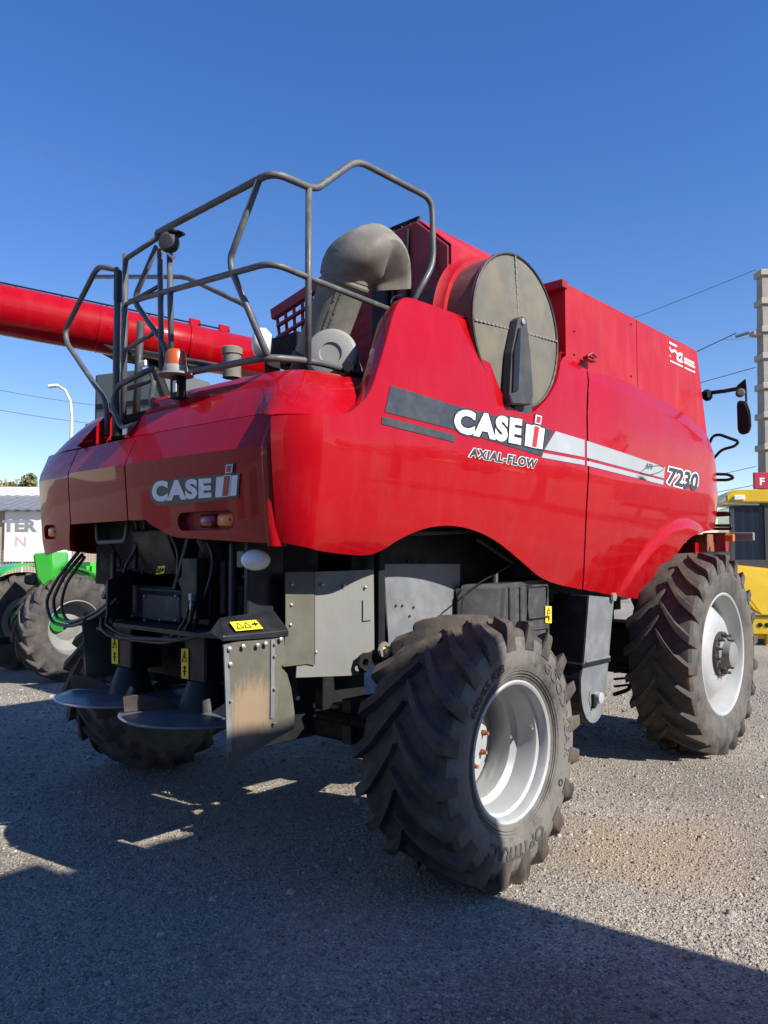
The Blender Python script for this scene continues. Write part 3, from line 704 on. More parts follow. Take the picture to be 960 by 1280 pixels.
# ---- air intake duct, elbow hood, air cleaner
p0, p1 = V((.60, -.25, 3.16)), V((.965, -.25, 3.80))
bm = NB(); M0 = (p1-p0).normalized()
lathe(bm, [(.0, 0), (.155, 0), (.155, .30), (.155, .515), (.170, .52), (.172, .535), (.162, .55), (.162, .70), (0, .70)], p0, M0, 32)
DU = link('intake_duct', bm, 'duct', CH, smooth=35)
f1 = [(423, 318), (424, 300), (430, 286), (474, 283), (505, 301), (477, 322), (461, 348), (440, 338)]
H1 = [at(*p, y=-.42) for p in f1[:6]]+[at(*p, y=-.42) for p in f1[6:]]
hp = [at(*p, y=-.40) for p in ((415, 322), (419, 300), (427, 287), (468, 285), (477, 320), (463, 347), (442, 336))]+[at(*p, y=-.06) for p in ((428, 315), (428, 300), (438, 286), (474, 284), (503, 303), (478, 330))]
hp += [p0+M0*.60+rot_to(M0)@V((.166*math.cos(a), .166*math.sin(a), 0)) for a in np.linspace(0, 6.283, 21)[:-1]]
def sweep(ctrl, seg=32, n=26, ex=3.2):
    P = [V(c[0]) for c in ctrl]; out = []; m = len(P)
    for i in range(n+1):
        u = i/n*(m-1); k = min(int(u), m-2); t = u-k; a, b, c, e = P[max(k-1, 0)], P[k], P[k+1], P[min(k+2, m-1)]
        q = .5*((2*b)+(c-a)*t+(2*a-5*b+4*c-e)*t*t+(3*b-a-3*c+e)*t**3); out.append((q, ctrl[k][1]*(1-t)+ctrl[k+1][1]*t, ctrl[k][2]*(1-t)+ctrl[k+1][2]*t, ctrl[k][3]*(1-t)+ctrl[k+1][3]*t))
    bm = NB(); rings = []; fr = V((0, 1, 0))
    for i, (q, ra, rb, e_) in enumerate(out):
        T = (out[min(i+1, n)][0]-out[max(i-1, 0)][0]).normalized(); fr = (fr-T*fr.dot(T)).normalized(); bi = T.cross(fr); ring = []
        for k in range(seg):
            a = 2*math.pi*k/seg; c, s_ = math.cos(a), math.sin(a); f_ = (abs(c)**e_+abs(s_)**e_)**(-1/e_); ring.append(bm.verts.new(q+fr*(ra*c*f_)+bi*(rb*s_*f_)))
        rings.append(ring)
    for A, B in zip(rings, rings[1:]):
        for k in range(seg): bm.faces.new((A[k], A[(k+1) % seg], B[(k+1) % seg], B[k]))
    bm.faces.new(rings[0]); bm.faces.new(rings[-1]); bmesh.ops.recalc_face_normals(bm, faces=bm.faces); return bm
c_ = p0+M0*.58
link('duct_hood', sweep([(p0+M0*.54, .166, .166, 2), (p0+M0*.63, .168, .166, 2.6), (at(457, 320, y=-.22), .165, .140, 4), (at(472, 314, y=-.13), .155, .115, 5), (at(483, 326, y=-.03), .145, .09, 5), (at(487, 346, y=.05), .14, .075, 5), (at(488, 362, y=.08), .135, .07, 5)]), 'duct', DU, smooth=35)
lp_ = [at(*p, y=-.38) for p in ((470, 289), (476, 322), (503, 303), (496, 355))]+[at(*p, y=-.02) for p in ((476, 286), (504, 301), (497, 364), (485, 376), (478, 325))]+[at(*p, y=.34) for p in ((500, 307), (496, 366), (486, 374))]
# strip with raised writing down the duct: small ridges
ax_ = M0; sidev = V((.75, -.66, 0)); sidev = (sidev-ax_*sidev.dot(ax_)).normalized(); tv = ax_.cross(sidev)
bm = NB()
for k in range(16):
    for j in range(2):
        if random.random() < .85: c = p0+ax_*(.12+.024*k)+sidev*.1565+tv*(.03*j-.012); box(bm, c, (.012, .02, .004), rot=Matrix((tv, ax_, sidev)).transposed(), bev=0)
link('raised_marking', bm, 'duct', DU)
bm = lathe(NB(), [(.135, -.25), (.15, -.06), (.165, -.05), (.165, -.02), (.15, .0)], p0, ax_, 28); link('duct_boot', bm, 'black_plate', DU, smooth=40)
ac = V((1.03, -.53, 3.055)); ad_ = V((.62, -.78, .04))
bm = lathe(NB(), [(.15, -.5), (.15, -.06), (.162, -.055), (.162, -.01), (.15, .008), (.138, .014), (.07, .018), (.064, .008), (.0, .006)], ac, ad_, 40); AC = link('air_cleaner', bm, 'grey_lid', CH, smooth=30)
bm = NB(); tube(bm, [ac+rot_to(ad_)@V((.157*math.cos(a), .157*math.sin(a), -.03)) for a in np.linspace(0, 2*math.pi, 33)[:-1]], .008, 6, closed=True); link('lid_band', bm, 'plastic', AC)
bm = lathe(NB(), [(0, 0), (.03, 0), (.03, .05), (0, .05)], at(436, 461, y=-.62), ad_, 12); link('lid_clip', bm, 'black', AC, smooth=40)
bm = lathe(NB(), [(0, 0), (.03, 0), (.04, .05), (.04, .11), (.03, .14), (0, .15)], at(585, 760-318, x=1.15), (0, 0, 1), 14); bm.free()
link('filter_cap', lathe(NB(), [(0, 0), (.035, 0), (.045, .06), (.045, .11), (.03, .14), (0, .15)], V((1.12, -.05, 3.0)), (0, 0, 1), 14), 'duct', CH, smooth=40)

# ---- slotted red frame, pump and hoses seen under the duct
fr = [at(*p, y=.15) for p in ((341, 380), (395, 348), (395, 440), (345, 440))]
ux = (fr[1]-fr[0]); SLOT = link('slotted_frame', box(NB(), fr[0].lerp(fr[1], .5)+V((.1, .05, -.02)), (.85, .05, .09), rot=Matrix.Rotation(-R(12), 3, 'Y')), 'red_dull', CH)
for k in range(4):
    c = at(378, 388+15*k, y=.18); link('slat', box(NB(), c, (.62, .03, .028), rot=Matrix.Rotation(-R(12), 3, 'Y')), 'red_dull', SLOT)
for k in range(7):
    a = at(345+11*k, 384-4*k, y=.2); b = at(352+9*k, 440, y=.2); link('strut', tube(NB(), [a, b], .018, 4), 'red_dull', SLOT)
bm = NB()
for k in range(9):
    a = at(348+6*k, 425, y=-.05); tube(bm, [a, a+V((.03, .05, -.08)), a+V((.06, 0, -.2))], .016, 6, rad=.05)
box(bm, at(368, 440, y=.0), (.35, .25, .2)); link('engine_block', bm, 'black', CH)
lc = at(322, 428, y=-.55)
bm = lathe(NB(), [(0, .035), (.05, .03), (.085, .012), (.098, -.01), (.098, -.05), (.06, -.09), (0, -.09)], lc, (-.75, -.62, .1), 28); link('work_light', bm, 'lamp_glass', CH, smooth=50)
link('filler_neck', lathe(NB(), [(.06, -.12), (.06, .03), (.068, .035), (.068, .075), (.055, .085), (0, .085)], at(290, 450, y=-.72), (0, 0, 1), 24), 'duct', CH, smooth=35)
# ---- amber beacon on its bracket
b0 = at(219.5, 464, y=-1.13)
BE = link('beacon', lathe(NB(), [(0, .135), (.05, .13), (.062, .11), (.066, .05), (.066, .03)], b0, (0, 0, 1), 24), 'amber', CH, smooth=30)
link('beacon_base', lathe(NB(), [(.068, .032), (.075, .02), (.075, -.01), (.11, -.018), (.11, -.03), (0, -.03)], b0, (0, 0, 1), 24), 'grey_lid', BE, smooth=35)
link('beacon_bracket', box(NB(), b0+V((0, .02, -.10)), (.08, .07, .14)), 'black', BE)
link('beacon_label', box(NB(), b0+V((.02, -.018, -.10)), (.035, .004, .07), bev=0), 'white', BE)

# ---- handrails
def rail(name, pts, r_=.0195, rad=.09, m='rail', par=CH): return link(name, tube(NB(), pts, r_, 10, rad=rad), m, par, smooth=60)
RX = 1.1; RY = -1.05
x_ = lambda px, py: at(px, py, x=RX); y_ = lambda px, py, y=RY: at(px, py, y=y)
e_l = y_(197, 291)
HRL = rail('handrail', [e_l+V((0, 0, -.03)), e_l, V((RX, RY, 3.975)), x_(386, 234)+V((0, 0, 0)), x_(397, 235), x_(446, 200), x_(540, 249), x_(542, 330), x_(516, 378)], .0215, .10)
l_l = y_(163, 377)
rail('rail_bar', [l_l, V((RX, RY, 3.46)), x_(385, 347), x_(492, 389)], .019, .16, par=HRL)
rail('rail_post', [x_(386, 234), x_(385, 455)], .02, 0, par=HRL)
k1 = y_(290, 327)
rail('rail_post', [y_(325, 222), y_(288, 322), y_(289, 336), V((RX-.06, RY+.02, 2.95))], .02, .07, par=HRL)
rail('rail_post', [y_(196, 308), y_(170, 368), y_(170, 380), y_(206, 432), y_(209, 452)], .019, .06, par=HRL)
rail('rail_foot', [y_(215, 470), V((RX-.04, RY+.01, 2.935)), x_(395, 452), x_(452, 468)], .021, .12, par=HRL)
link('rail_plate', bx(RX-.14, RX-.11, RY+.06, RY+.16, 2.86, 2.95), 'black', HRL)
# lamp at the left end of the rail
wl = y_(211, 303, -1.1)
WL = link('work_light', lathe(NB(), [(0, .05), (.045, .045), (.066, .01), (.062, -.03), (.03, -.06), (0, -.06)], wl, (.55, -.8, -.2), 24), 'plastic', HRL, smooth=40)
link('light_bracket', tube(NB(), [wl+V((0, .05, .07)), wl+V((-.06, .05, .06)), wl+V((-.07, .04, -.04)), wl+V((-.02, .05, -.08))], .016, 6), 'zinc', WL)
link('light_hood', box(NB(), wl+V((.03, .03, .06)), (.08, .1, .02)), 'black', WL)
# ladder uprights and the two folding ladder rails
for px, y0, y1, r_ in ((147.5, 338, 545, .026), (157, 318, 525, .022), (200, 312, 462, .02), (212, 312, 450, .02)):
    rail('ladder_upright', [y_(px, y0), y_(px-3 if px < 160 else px+2, y1)], r_, 0)
rail('ladder_bar', [y_(157, 324), y_(199, 296)], .017, 0); rail('ladder_bar', [y_(157, 381), y_(200, 357)], .014, 0)
rail('ladder_bar', [y_(155, 438), y_(200, 412)], .014, 0)
rail('ladder_rail', [y_(147, 337), y_(122, 333), y_(81, 414), y_(84, 430), y_(133, 502), y_(134, 545)], .02, .08)
ld = rail('ladder_rail', [y_(192, 460, -1.12), y_(147, 482, -1.12), y_(140, 505, -1.12), y_(152, 537, -1.12), y_(192, 522, -1.12)], .019, .08)
rail('ladder_rail', [y_(187, 462, -1.08), y_(193, 475, -1.08), y_(188, 500, -1.08), y_(193, 520, -1.08)], .018, .05)
rail('ladder_bar', [y_(160, 486, -1.0), y_(192, 474, -1.0)], .017, 0); rail('ladder_upright', [y_(176, 402, -.8), y_(170, 520, -.8)], .028, 0, m='plastic')
link('ladder_plate', box(NB(), y_(178, 455, -.9), (.10, .02, .045)), 'white', CH)
link('ladder_step', box(NB(), y_(174, 545, -.95), (.5, .16, .035)), 'black', CH)
bm = box(NB(), y_(148, 358), (.05, .05, .22)); link('gas_strut_cover', bm, 'plastic', CH)
link('light_switch', box(NB(), y_(158, 540, -1.15), (.06, .03, .05)), 'zinc', CH)
# far handrail of the deck
f_ = lambda px, py: at(px, py, y=-.25)
rail('handrail', [f_(118, 346), f_(232, 346), f_(312, 384), f_(330, 436)], .02, .12)
rail('handrail', [f_(84, 428), f_(175, 440), f_(275, 458)], .022, .1, m='plastic')
rail('rail_post', [f_(143, 412), f_(143, 432)], .05, 0, m='plastic')

# ---- unloading auger, stowed along the left side
a0, a1 = at(330, 452, y=1.0), at(0, 387, y=-1.16); dirn = (a1-a0).normalized(); a2 = a1+dirn*1.4
AU = link('unloading_auger', tube(NB(), [a0, a0.lerp(a1, .5), a1, a2], [.205, .21, .215, .215], 40), 'red', CH, smooth=40)
for q in (.32, .66): link('tube_joint', lathe(NB(), [(.212, -.010), (.217, -.007), (.217, .007), (.212, .010)], a0.lerp(a1, q), dirn, 40), 'red', AU, smooth=40)
bm = NB(); u_ = V((0, 0, 1)); u_ = (u_-dirn*u_.dot(dirn)).normalized()
tube(bm, [a0.lerp(a1, .2)+u_*.235, a1+u_*.235, a2+u_*.235], .008, 5)
for k in range(9): p = a0.lerp(a2, .1+.1*k); tube(bm, [p+u_*.2, p+u_*.24], .008, 5)
link('cable_run', bm, 'black', AU)
bm = NB(); c = a0.lerp(a1, .45)-u_*.0; sd_ = u_.cross(dirn)
prism(bm, [(-.30, -.0), (.28, .0), (.2, .05), (-.22, .05)], 'z', -.16, .16)
for v in bm.verts: q = v.co.copy(); v.co = c+dirn*q.x*1.6-u_*(.17+q.y)+sd_*q.z
bmesh.ops.recalc_face_normals(bm, faces=bm.faces); link('auger_rest', bm, 'black', AU)
link('auger_cradle', tube(NB(), [a0.lerp(a1, .45)-u_*.2, V((a0.lerp(a1, .45).x+.5, a0.lerp(a1, .45).y, 2.8))], .05, 8), 'black', CH)
for k, q in enumerate((.18, .30)): link('auger_bracket', box(NB(), a0.lerp(a1, q)+u_*.24, (.03, .12, .07)), 'red', AU)

# ================================================================== wheels
def tyre_mesh(Rt, Rr, W, lug, nl, sweep, sgn=1, lw=.085, seg=96):
    Rc = Rt-lug; sw_ = Rc-Rr; bm = NB()
    half = [(Rr-.005, .40), (Rr+.012, .43), (Rr+.03, .452), (Rr+.06, .462), (Rr+.3*sw_, .492), (Rr+.5*sw_, .5), (Rr+.7*sw_, .492), (Rc-.055, .47), (Rc-.02, .44), (Rc-.004, .38), (Rc+.006, .2)]
    prof = [(r_, h*W) for r_, h in half]+[(Rc+.01, 0)]+[(r_, -h*W) for r_, h in half[::-1]]
    lathe(bm, prof, (0, 0, 0), (1, 0, 0), seg); nb = len(bm.faces)
    for f in bm.faces: f.material_index = 0
    st_ = [(-.012, -.02), (.03, .10), (.09, .26), (.18, .48), (.27, .68), (.36, .82), (.43, .92), (.475, .975), (.497, 1.0), (.503, 1.01)]
    for side_ in (1, -1):
        for k in range(nl):
            t0 = 2*math.pi*(k+(.5 if side_ < 0 else 0))/nl+random.uniform(-.006, .006)
            rings = []
            for j, (wv, tv_) in enumerate(st_):
                t = t0+sweep*tv_; rb = Rc-.02 if wv < .43 else (Rc-.07 if wv < .49 else Rc-.12)
                rtp = Rt-.022*(wv/.5)**2 if wv < .49 else (Rt-.045 if wv < .5 else Rt-.09)
                # lug runs nearly along the circumference at the crown, across it at the shoulder
                slope = [.5, .62, .75, .9, 1, 1, 1, 1, 1, .9][j]; hw = lw*slope/2*(1.0 if j else .5)
                def P(r_, dt): a = t+dt; return (side_*wv*W, r_*math.cos(a), r_*math.sin(a))
                d1, d2 = hw/Rt*1.45, hw/Rt*.75
                nx_ = 0
                rings.append([bm.verts.new(P(rb, -d1)), bm.verts.new(P(rtp, -d2)), bm.verts.new(P(rtp, d2)), bm.verts.new(P(rb, d1))])
            for A, B in zip(rings, rings[1:]):
                for q in range(3): bm.faces.new((A[q], A[q+1], B[q+1], B[q])).material_index = 1
            bm.faces.new(rings[0]).material_index = 1; bm.faces.new(rings[-1]).material_index = 1
    for f in bm.faces:
        c = f.calc_center_median()
        if f.material_index == 0 and math.hypot(c.y, c.z) > Rc-.04: f.material_index = 1
    if sgn < 0:
        for v in bm.verts: v.co.x *= -1
    bmesh.ops.recalc_face_normals(bm, faces=bm.faces)
    for f in bm.faces: f.smooth = True
    for e in bm.edges:
        if len(e.link_faces) == 2 and e.calc_face_angle(0) > R(32): e.smooth = False
    me = bpy.data.meshes.new('tyre'); bm.to_mesh(me); bm.free(); return me
def local(name, data, m, parent):
    o = bpy.data.objects.new(name, data); COL.objects.link(o); o.parent = parent
    if m: data.materials.append(MATS[m])
    return o
def bm_local(name, bm, m, parent, smooth=None):
    o = link(name, bm, m, None, smooth); o.parent = parent; return o
def arc_text(s, r0, h, w0, tc, par, m, bold=.02, flip=False, squash=1.0):
    """letters laid round a sidewall at radius r0, centred on angle tc"""
    vs, fs = text2d(s, bold); x0, x1 = min(p[0] for p in vs), max(p[0] for p in vs); bm = NB(); bv = []
    for x, y in vs:
        u = (x-(x0+x1)/2)*h*squash/.72; rr = r0+(y/.72-.5)*h*(-1 if flip else 1); a = tc+(u if flip else -u)/r0*-1*-1
        bv.append(bm.verts.new((w0(rr), rr*math.cos(a), rr*math.sin(a))))
    for f in fs:
        try: bm.faces.new([bv[i] for i in f])
        except ValueError: pass
    bm.normal_update()
    for f in bm.faces:
        if f.normal.x < 0: f.normal_flip()
    return bm_local('sidewall_lettering', bm, m, par)
def make_wheel(loc, sgn, kind, label=None, par=CH):
    if kind == 'rear': Rt, Rr, W, lug, nl, sweep, tm, lm = .746, .375, .60, .055, 20, .42, 'rubber', 'tread'
    else: Rt, Rr, W, lug, nl, sweep, tm, lm = .937, .545, .60, .054, 22, .36, 'rubber_front', 'tread_front'
    bm = NB()
    if kind == 'rear':
        prof = [(Rr-.03, -.42*W), (Rr+.014, -.43*W), (Rr+.014, -.445*W), (Rr-.012, -.44*W), (Rr-.03, -.36*W), (Rr-.05, -.1*W), (Rr-.075, -.02*W), (Rr-.075, .08*W), (Rr-.045, .13*W), (Rr-.04, .30*W), (Rr-.032, .335*W), (Rr-.014, .35*W), (Rr-.012, .41*W), (Rr-.004, .44*W), (Rr+.010, .452*W), (Rr+.020, .445*W), (Rr+.02, .41*W)]
        lathe(bm, prof, (0, 0, 0), (1, 0, 0), 80)
        lathe(bm, [(Rr-.05, -.20*W), (.25, -.19*W), (.215, -.13*W), (.20, -.09*W), (.19, -.08*W), (.10, -.08*W), (.095, -.03*W), (.08, -.02*W), (0, -.02*W)], (0, 0, 0), (1, 0, 0), 64)
        br, bh, bn, bmn = .145, -.08*W, 8, 'rust'
    else:
        prof = [(Rr-.03, -.42*W), (Rr+.014, -.43*W), (Rr+.014, -.445*W), (Rr-.012, -.44*W), (Rr-.03, -.36*W), (Rr-.05, .08*W), (Rr-.04, .28*W), (Rr-.02, .34*W), (Rr-.014, .41*W), (Rr-.004, .44*W), (Rr+.010, .452*W), (Rr+.022, .445*W), (Rr+.022, .41*W)]
        lathe(bm, prof, (0, 0, 0), (1, 0, 0), 80)
        lathe(bm, [(Rr-.05, .07*W), (Rr-.07, .10*W), (.44, .20*W), (.36, .33*W), (.30, .375*W), (.24, .385*W), (.15, .385*W), (.145, .30*W), (0, .30*W)], (0, 0, 0), (1, 0, 0), 64)
        br, bh, bn, bmn = .175, .385*W, 12, 'dark_bolt'
    if sgn < 0:
        for v in bm.verts: v.co.x *= -1
        bmesh.ops.recalc_face_normals(bm, faces=bm.faces)
    wh = link('wheel', bm, 'silver', par, smooth=30); wh.location = loc; wh.matrix_parent_inverse = Matrix.Identity(4)
    ty = tyre_mesh(Rt, Rr, W, lug, nl, sweep, sgn); o = local('tyre', ty, None, wh); ty.materials.append(MATS[tm]); ty.materials.append(MATS[lm])
    b0 = NB()
    if kind == 'rear': lathe(b0, [(0, 0), (.017, 0), (.017, .022), (.011, .022), (.011, .045), (0, .045)], (0, 0, 0), (sgn, 0, 0), 6)
    else: lathe(b0, [(0, 0), (.022, 0), (.022, .03), (.013, .03), (.013, .085), (0, .085)], (0, 0, 0), (sgn, 0, 0), 6)
    me = None
    for k in range(bn):
        a = 2*math.pi*(k+.3)/bn
        if me is None: q = bm_local('wheel_bolt', b0, bmn, wh); me = q.data
        else: q = bpy.data.objects.new('wheel_bolt', me); COL.objects.link(q); q.parent = wh
        q.location = (sgn*bh, br*math.cos(a), br*math.sin(a))
    if kind == 'front':
        bm_local('hub', lathe(NB(), [(.145, .0), (.145, .09), (.12, .105), (.115, .17), (.09, .18), (0, .18)], (sgn*.30*W, 0, 0), (sgn, 0, 0), 40), 'sheet_grey', wh, 30)
        bm_local('hub_ring', lathe(NB(), [(.15, .0), (.205, .0), (.205, .03), (.15, .03)], (sgn*.385*W, 0, 0), (sgn, 0, 0), 48), 'dark_bolt', wh, 30)
    elif sgn > 0:
        sw_ = Rt-lug-Rr; rs_ = [Rr, Rr+.012, Rr+.03, Rr+.06, Rr+.3*sw_, Rr+.5*sw_, Rr+.7*sw_, Rt-lug-.055]; ws_ = [.42, .43, .452, .462, .492, .5, .492, .47]; w0 = lambda r_: float(np.interp(r_, rs_, ws_))*W+.0045
        arc_text('OPTITRAC', Rr+.50*sw_, .072, w0, R(-93), wh, 'rubber_letter', .03, False, 1.2)
        arc_text('GOOD YEAR', Rr+.52*sw_, .06, w0, R(22), wh, 'rubber', .01, False, 1.4)
        arc_text('600/65 R28', Rr+.42*sw_, .05, w0, R(128), wh, 'rubber_letter_dark', .01, False, 1.2)
        bm = NB(); tube(bm, [(w0(Rr+.45*sw_), (Rr+.45*sw_)*math.cos(R(-30))+.018*math.cos(a), (Rr+.45*sw_)*math.sin(R(-30))+.018*math.sin(a)) for a in np.linspace(0, 6.283, 17)[:-1]], .003, 4, closed=True); bm_local('sidewall_mark', bm, 'rubber_letter_dark', wh)
        # faint moulded rings by the bead
        for q in range(3):
            bm = NB(); rr = Rr+.045+.016*q; tube(bm, [(.462*W+.012*q*W/.6*.35+.001, rr*math.cos(a), rr*math.sin(a)) for a in np.linspace(0, 6.283, 73)[:-1]], .003, 4, closed=True); bm_local('bead_ring', bm, 'rubber', wh)
        bm_local('tyre_valve', tube(NB(), [(.28*W, (Rr-.045)*math.cos(R(12)), (Rr-.045)*math.sin(R(12))), (.33*W, (Rr-.06)*math.cos(R(12)), (Rr-.06)*math.sin(R(12)))], .008, 6), 'zinc', wh)
    return wh
make_wheel((1.72, -.02, .735), 1, 'rear'); make_wheel((-1.72, -.02, .735), -1, 'rear')
make_wheel((1.60, 3.72, .905), 1, 'front'); make_wheel((-1.60, 3.72, .905), -1, 'front')

# ================================================================== underbody
def part(name, bm, m, par=CH, smooth=None): return link(name, bm, m, par, smooth)
part('body_core', bx(-1.12, 1.12, -.72, 4.35, 2.02, 2.74), 'black')
part('chassis', bx(-.72, .72, -.55, 4.2, 1.34, 2.03), 'black')
part('inner_wall', bx(1.0, 1.03, -.35, 1.75, 1.5, 2.05), 'black')
part('rear_axle', bx(-1.35, 1.35, -.14, .1, .6, .84, bev=.03), 'black')
for s_ in (1, -1):
    part('steering_knuckle', bx(1.33 if s_ > 0 else -1.62, 1.62 if s_ > 0 else -1.33, -.12, .1, .55, .92, bev=.04), 'black')
    part('axle_support', bx(.52 if s_ > 0 else -.62, .62 if s_ > 0 else -.52, -.2, .2, .8, 1.4), 'black')
part('steering_cylinder', tube(NB(), [(-1.2, -.22, .78), (0, -.24, .78), (1.2, -.22, .78)], .035, 10), 'black')
part('axle_beam', prism(NB(), [(-.2, .62), (.2, .62), (.75, .78), (.75, .9), (-.2, .9)], 'x', .80, .88), 'black_plate')
part('front_axle', bx(-1.3, 1.3, 3.5, 3.95, .65, 1.15, bev=.05), 'black')
part('belly_pan', bx(-.7, .7, 1.2, 3.9, .95, 1.36), 'black')
# ---- rear discharge: hood sides, chopper box, shelf
part('discharge_hood', bx(-.95, .95, -1.0, -.55, 1.62, 2.5), 'black')
part('rear_crossmember', bx(-1.15, 1.15, -1.16, -1.06, 2.1, 2.32), 'black')
def facebox(px0, py0, px1, py1, y, dep, bev=.008):
    a, b = at(px0, py0, y=y), at(px1, py1, y=y); return bx(min(a.x, b.x), max(a.x, b.x), y, y+dep, min(a.z, b.z), max(a.z, b.z), bev=bev)
part('chopper_box', facebox(150, 712, 262, 783, -1.0, .45), 'black_plate')
part('chopper_cheek', prism(NB(), [(-1.2, 1.42), (-1.02, 1.42), (-1.02, 1.74), (-1.2, 1.66)], 'x', at(150, 750, y=-1.1).x, at(150, 750, y=-1.1).x+.02), 'black_plate')
cp = part('chopper_cover', facebox(178, 742, 224, 779, -1.045, .04), 'plastic'); part('cover_edge', facebox(174, 735, 226, 741, -1.06, .05), 'plastic', cp)
a = at(205, 690, y=-1.05)
part('slanted_plate', box(NB(), at(200, 700, y=-1.02), (.42, .03, .42), rot=Matrix.Rotation(R(22), 3, 'X')), 'black_plate')
part('slanted_plate', box(NB(), at(238, 690, y=-1.08), (.035, .1, .5), rot=Matrix.Rotation(R(25), 3, 'Y')), 'black_plate')
part('slanted_plate', box(NB(), at(254, 735, y=-1.06), (.16, .2, .36)), 'black_plate')
lb = [at(*p, y=-1.10) for p in ((195, 718), (205, 717), (207, 707), (198, 708))]; warn_label(CH, lb, (0, -1, 0), False)
SH = part('shelf', prism(NB(), [(at(122, 785, y=-1.2).x, -1.0), (at(150, 795, y=-1.2).x, -1.25), (at(255, 797, y=-1.2).x, -1.25), (1.05, -1.15), (1.05, -.9), (-.7, -.9)], 'z', 1.375, 1.40), 'black_plate')
part('shelf_edge', tube(NB(), [at(122, 785, y=-1.14), at(152, 797, y=-1.25), at(225, 800, y=-1.25), at(268, 791, y=-1.2)], .012, 6), 'plastic', SH)
part('angle_bracket', hull([at(*p, y=-1.12) for p in ((224, 722), (228, 720), (243, 742), (238, 748), (226, 735))]+[at(*p, y=-1.0) for p in ((224, 722), (243, 742))], .004), 'plastic')
part('lift_handle', tube(NB(), [at(121, 650, y=-1.18), at(122, 678, y=-1.18), at(157, 676, y=-1.18), at(160, 648, y=-1.18)], .015, 8, rad=.04), 'rail', CH, 60)
for px_ in (178, 188): part('strut', tube(NB(), [at(px_-8, 650, y=-1.1), at(px_, 696, y=-1.0)], .014, 6), 'plastic')
part('cross_brace', tube(NB(), [at(132, 668, y=-1.0), at(150, 700, y=-1.0), at(152, 720, y=-1.0)], .01, 6), 'black')
part('grey_arm', box(NB(), at(140, 729, y=-1.02), (.04, .05, .3), rot=Matrix.Rotation(R(45), 3, 'Y')), 'sheet_grey')
def hose(pts, y, r_=.013, m='hose'): return part('hydraulic_hose', tube(NB(), [at(*p, y=y+(random.random()-.5)*.06) for p in pts], r_, 8, rad=.14), m, CH, 60)
hose([(98, 690), (70, 725), (57, 752), (64, 778), (88, 784), (122, 770), (147, 748)], -1.16)
hose([(103, 693), (78, 722), (66, 750), (70, 772), (90, 779), (126, 762), (148, 742)], -1.14)
hose([(106, 696), (82, 730), (76, 756), (82, 776), (104, 778), (130, 765), (150, 752)], -1.12, .011)
hose([(90, 780), (110, 779), (132, 771), (150, 760)], -1.1, .015)
hose([(128, 772), (126, 785), (136, 795), (160, 799), (205, 804), (225, 799), (238, 778), (242, 752)], -1.22, .013)
hose([(134, 770), (132, 780), (150, 793), (190, 799), (218, 795), (232, 776), (238, 750)], -1.2, .009)
hose([(244, 745), (243, 762), (236, 780), (222, 794)], -1.19, .009)
part('hose_fitting', tube(NB(), [at(238.5, 742, y=-1.19), at(239.5, 762, y=-1.19)], .014, 8), 'zinc')
part('hose_fitting', tube(NB(), [at(143, 752, y=-1.11), at(150, 745, y=-1.1)], .018, 8), 'zinc')
part('hose_tie', tube(NB(), [at(80, 786, y=-1.16), at(92, 776, y=-1.14)], .01, 6), 'hose')
# ---- chaff spreaders
for s_ in (1, -1):
    c = V((.42*s_, -1.0, .90)); bm = lathe(NB(), [(0, .012), (.2, .012), (.47, .0), (.485, -.004), (.48, -.012), (.2, .0), (0, .0)], c, (0, 0, 1), 48)
    sp = part('spreader_disc', bm, 'disc_steel', CH, 30)
    part('disc_cone', lathe(NB(), [(.15, .012), (.145, .03), (.095, .17), (.09, .18)], c, (0, 0, 1), 32), 'black_plate', sp, 30)
    part('disc_edge', lathe(NB(), [(.483, -.008), (.488, -.003), (.476, .002)], c, (0, 0, 1), 48), 'zinc', sp, 40)
    for k in range(3):
        a = R(200+120*k+(25 if s_ > 0 else 0)); d = V((math.cos(a), math.sin(a), 0)); t_ = V((-d.y, d.x, 0))
        pts = [c+d*.17+V((0, 0, .012)), c+d*.30+t_*.02+V((0, 0, .01)), c+d*.45+t_*.07+V((0, 0, .008))]
        lo_, hi_ = resample(pts, 6), [p+V((0, 0, h)) for p, h in zip(resample(pts, 6), (.02, .05, .075, .09, .095, .09))]
        solid(part('vane', loft([lo_, [p.lerp(q, .5)+t_*.012 for p, q in zip(lo_, hi_)], [q+t_*.03 for q in hi_]]), 'drum', sp, 50), .012, 0)
    part('drive_housing', bx(.42*s_-.09, .42*s_+.13, -1.08, -.84, 1.075, 1.40, bev=.012), 'black_plate')
for q in (((140, 829.5), (148, 830), (148, 795), (140, 795)), ((227, 848), (236, 848.5), (236, 811), (227, 810.5))):
    warn_label(CH, [at(*p, y=-1.083) for p in q], (0, -1, 0))
part('spreader_guard', bx(-.95, .95, -.72, -.69, .98, 1.4), 'black_plate')
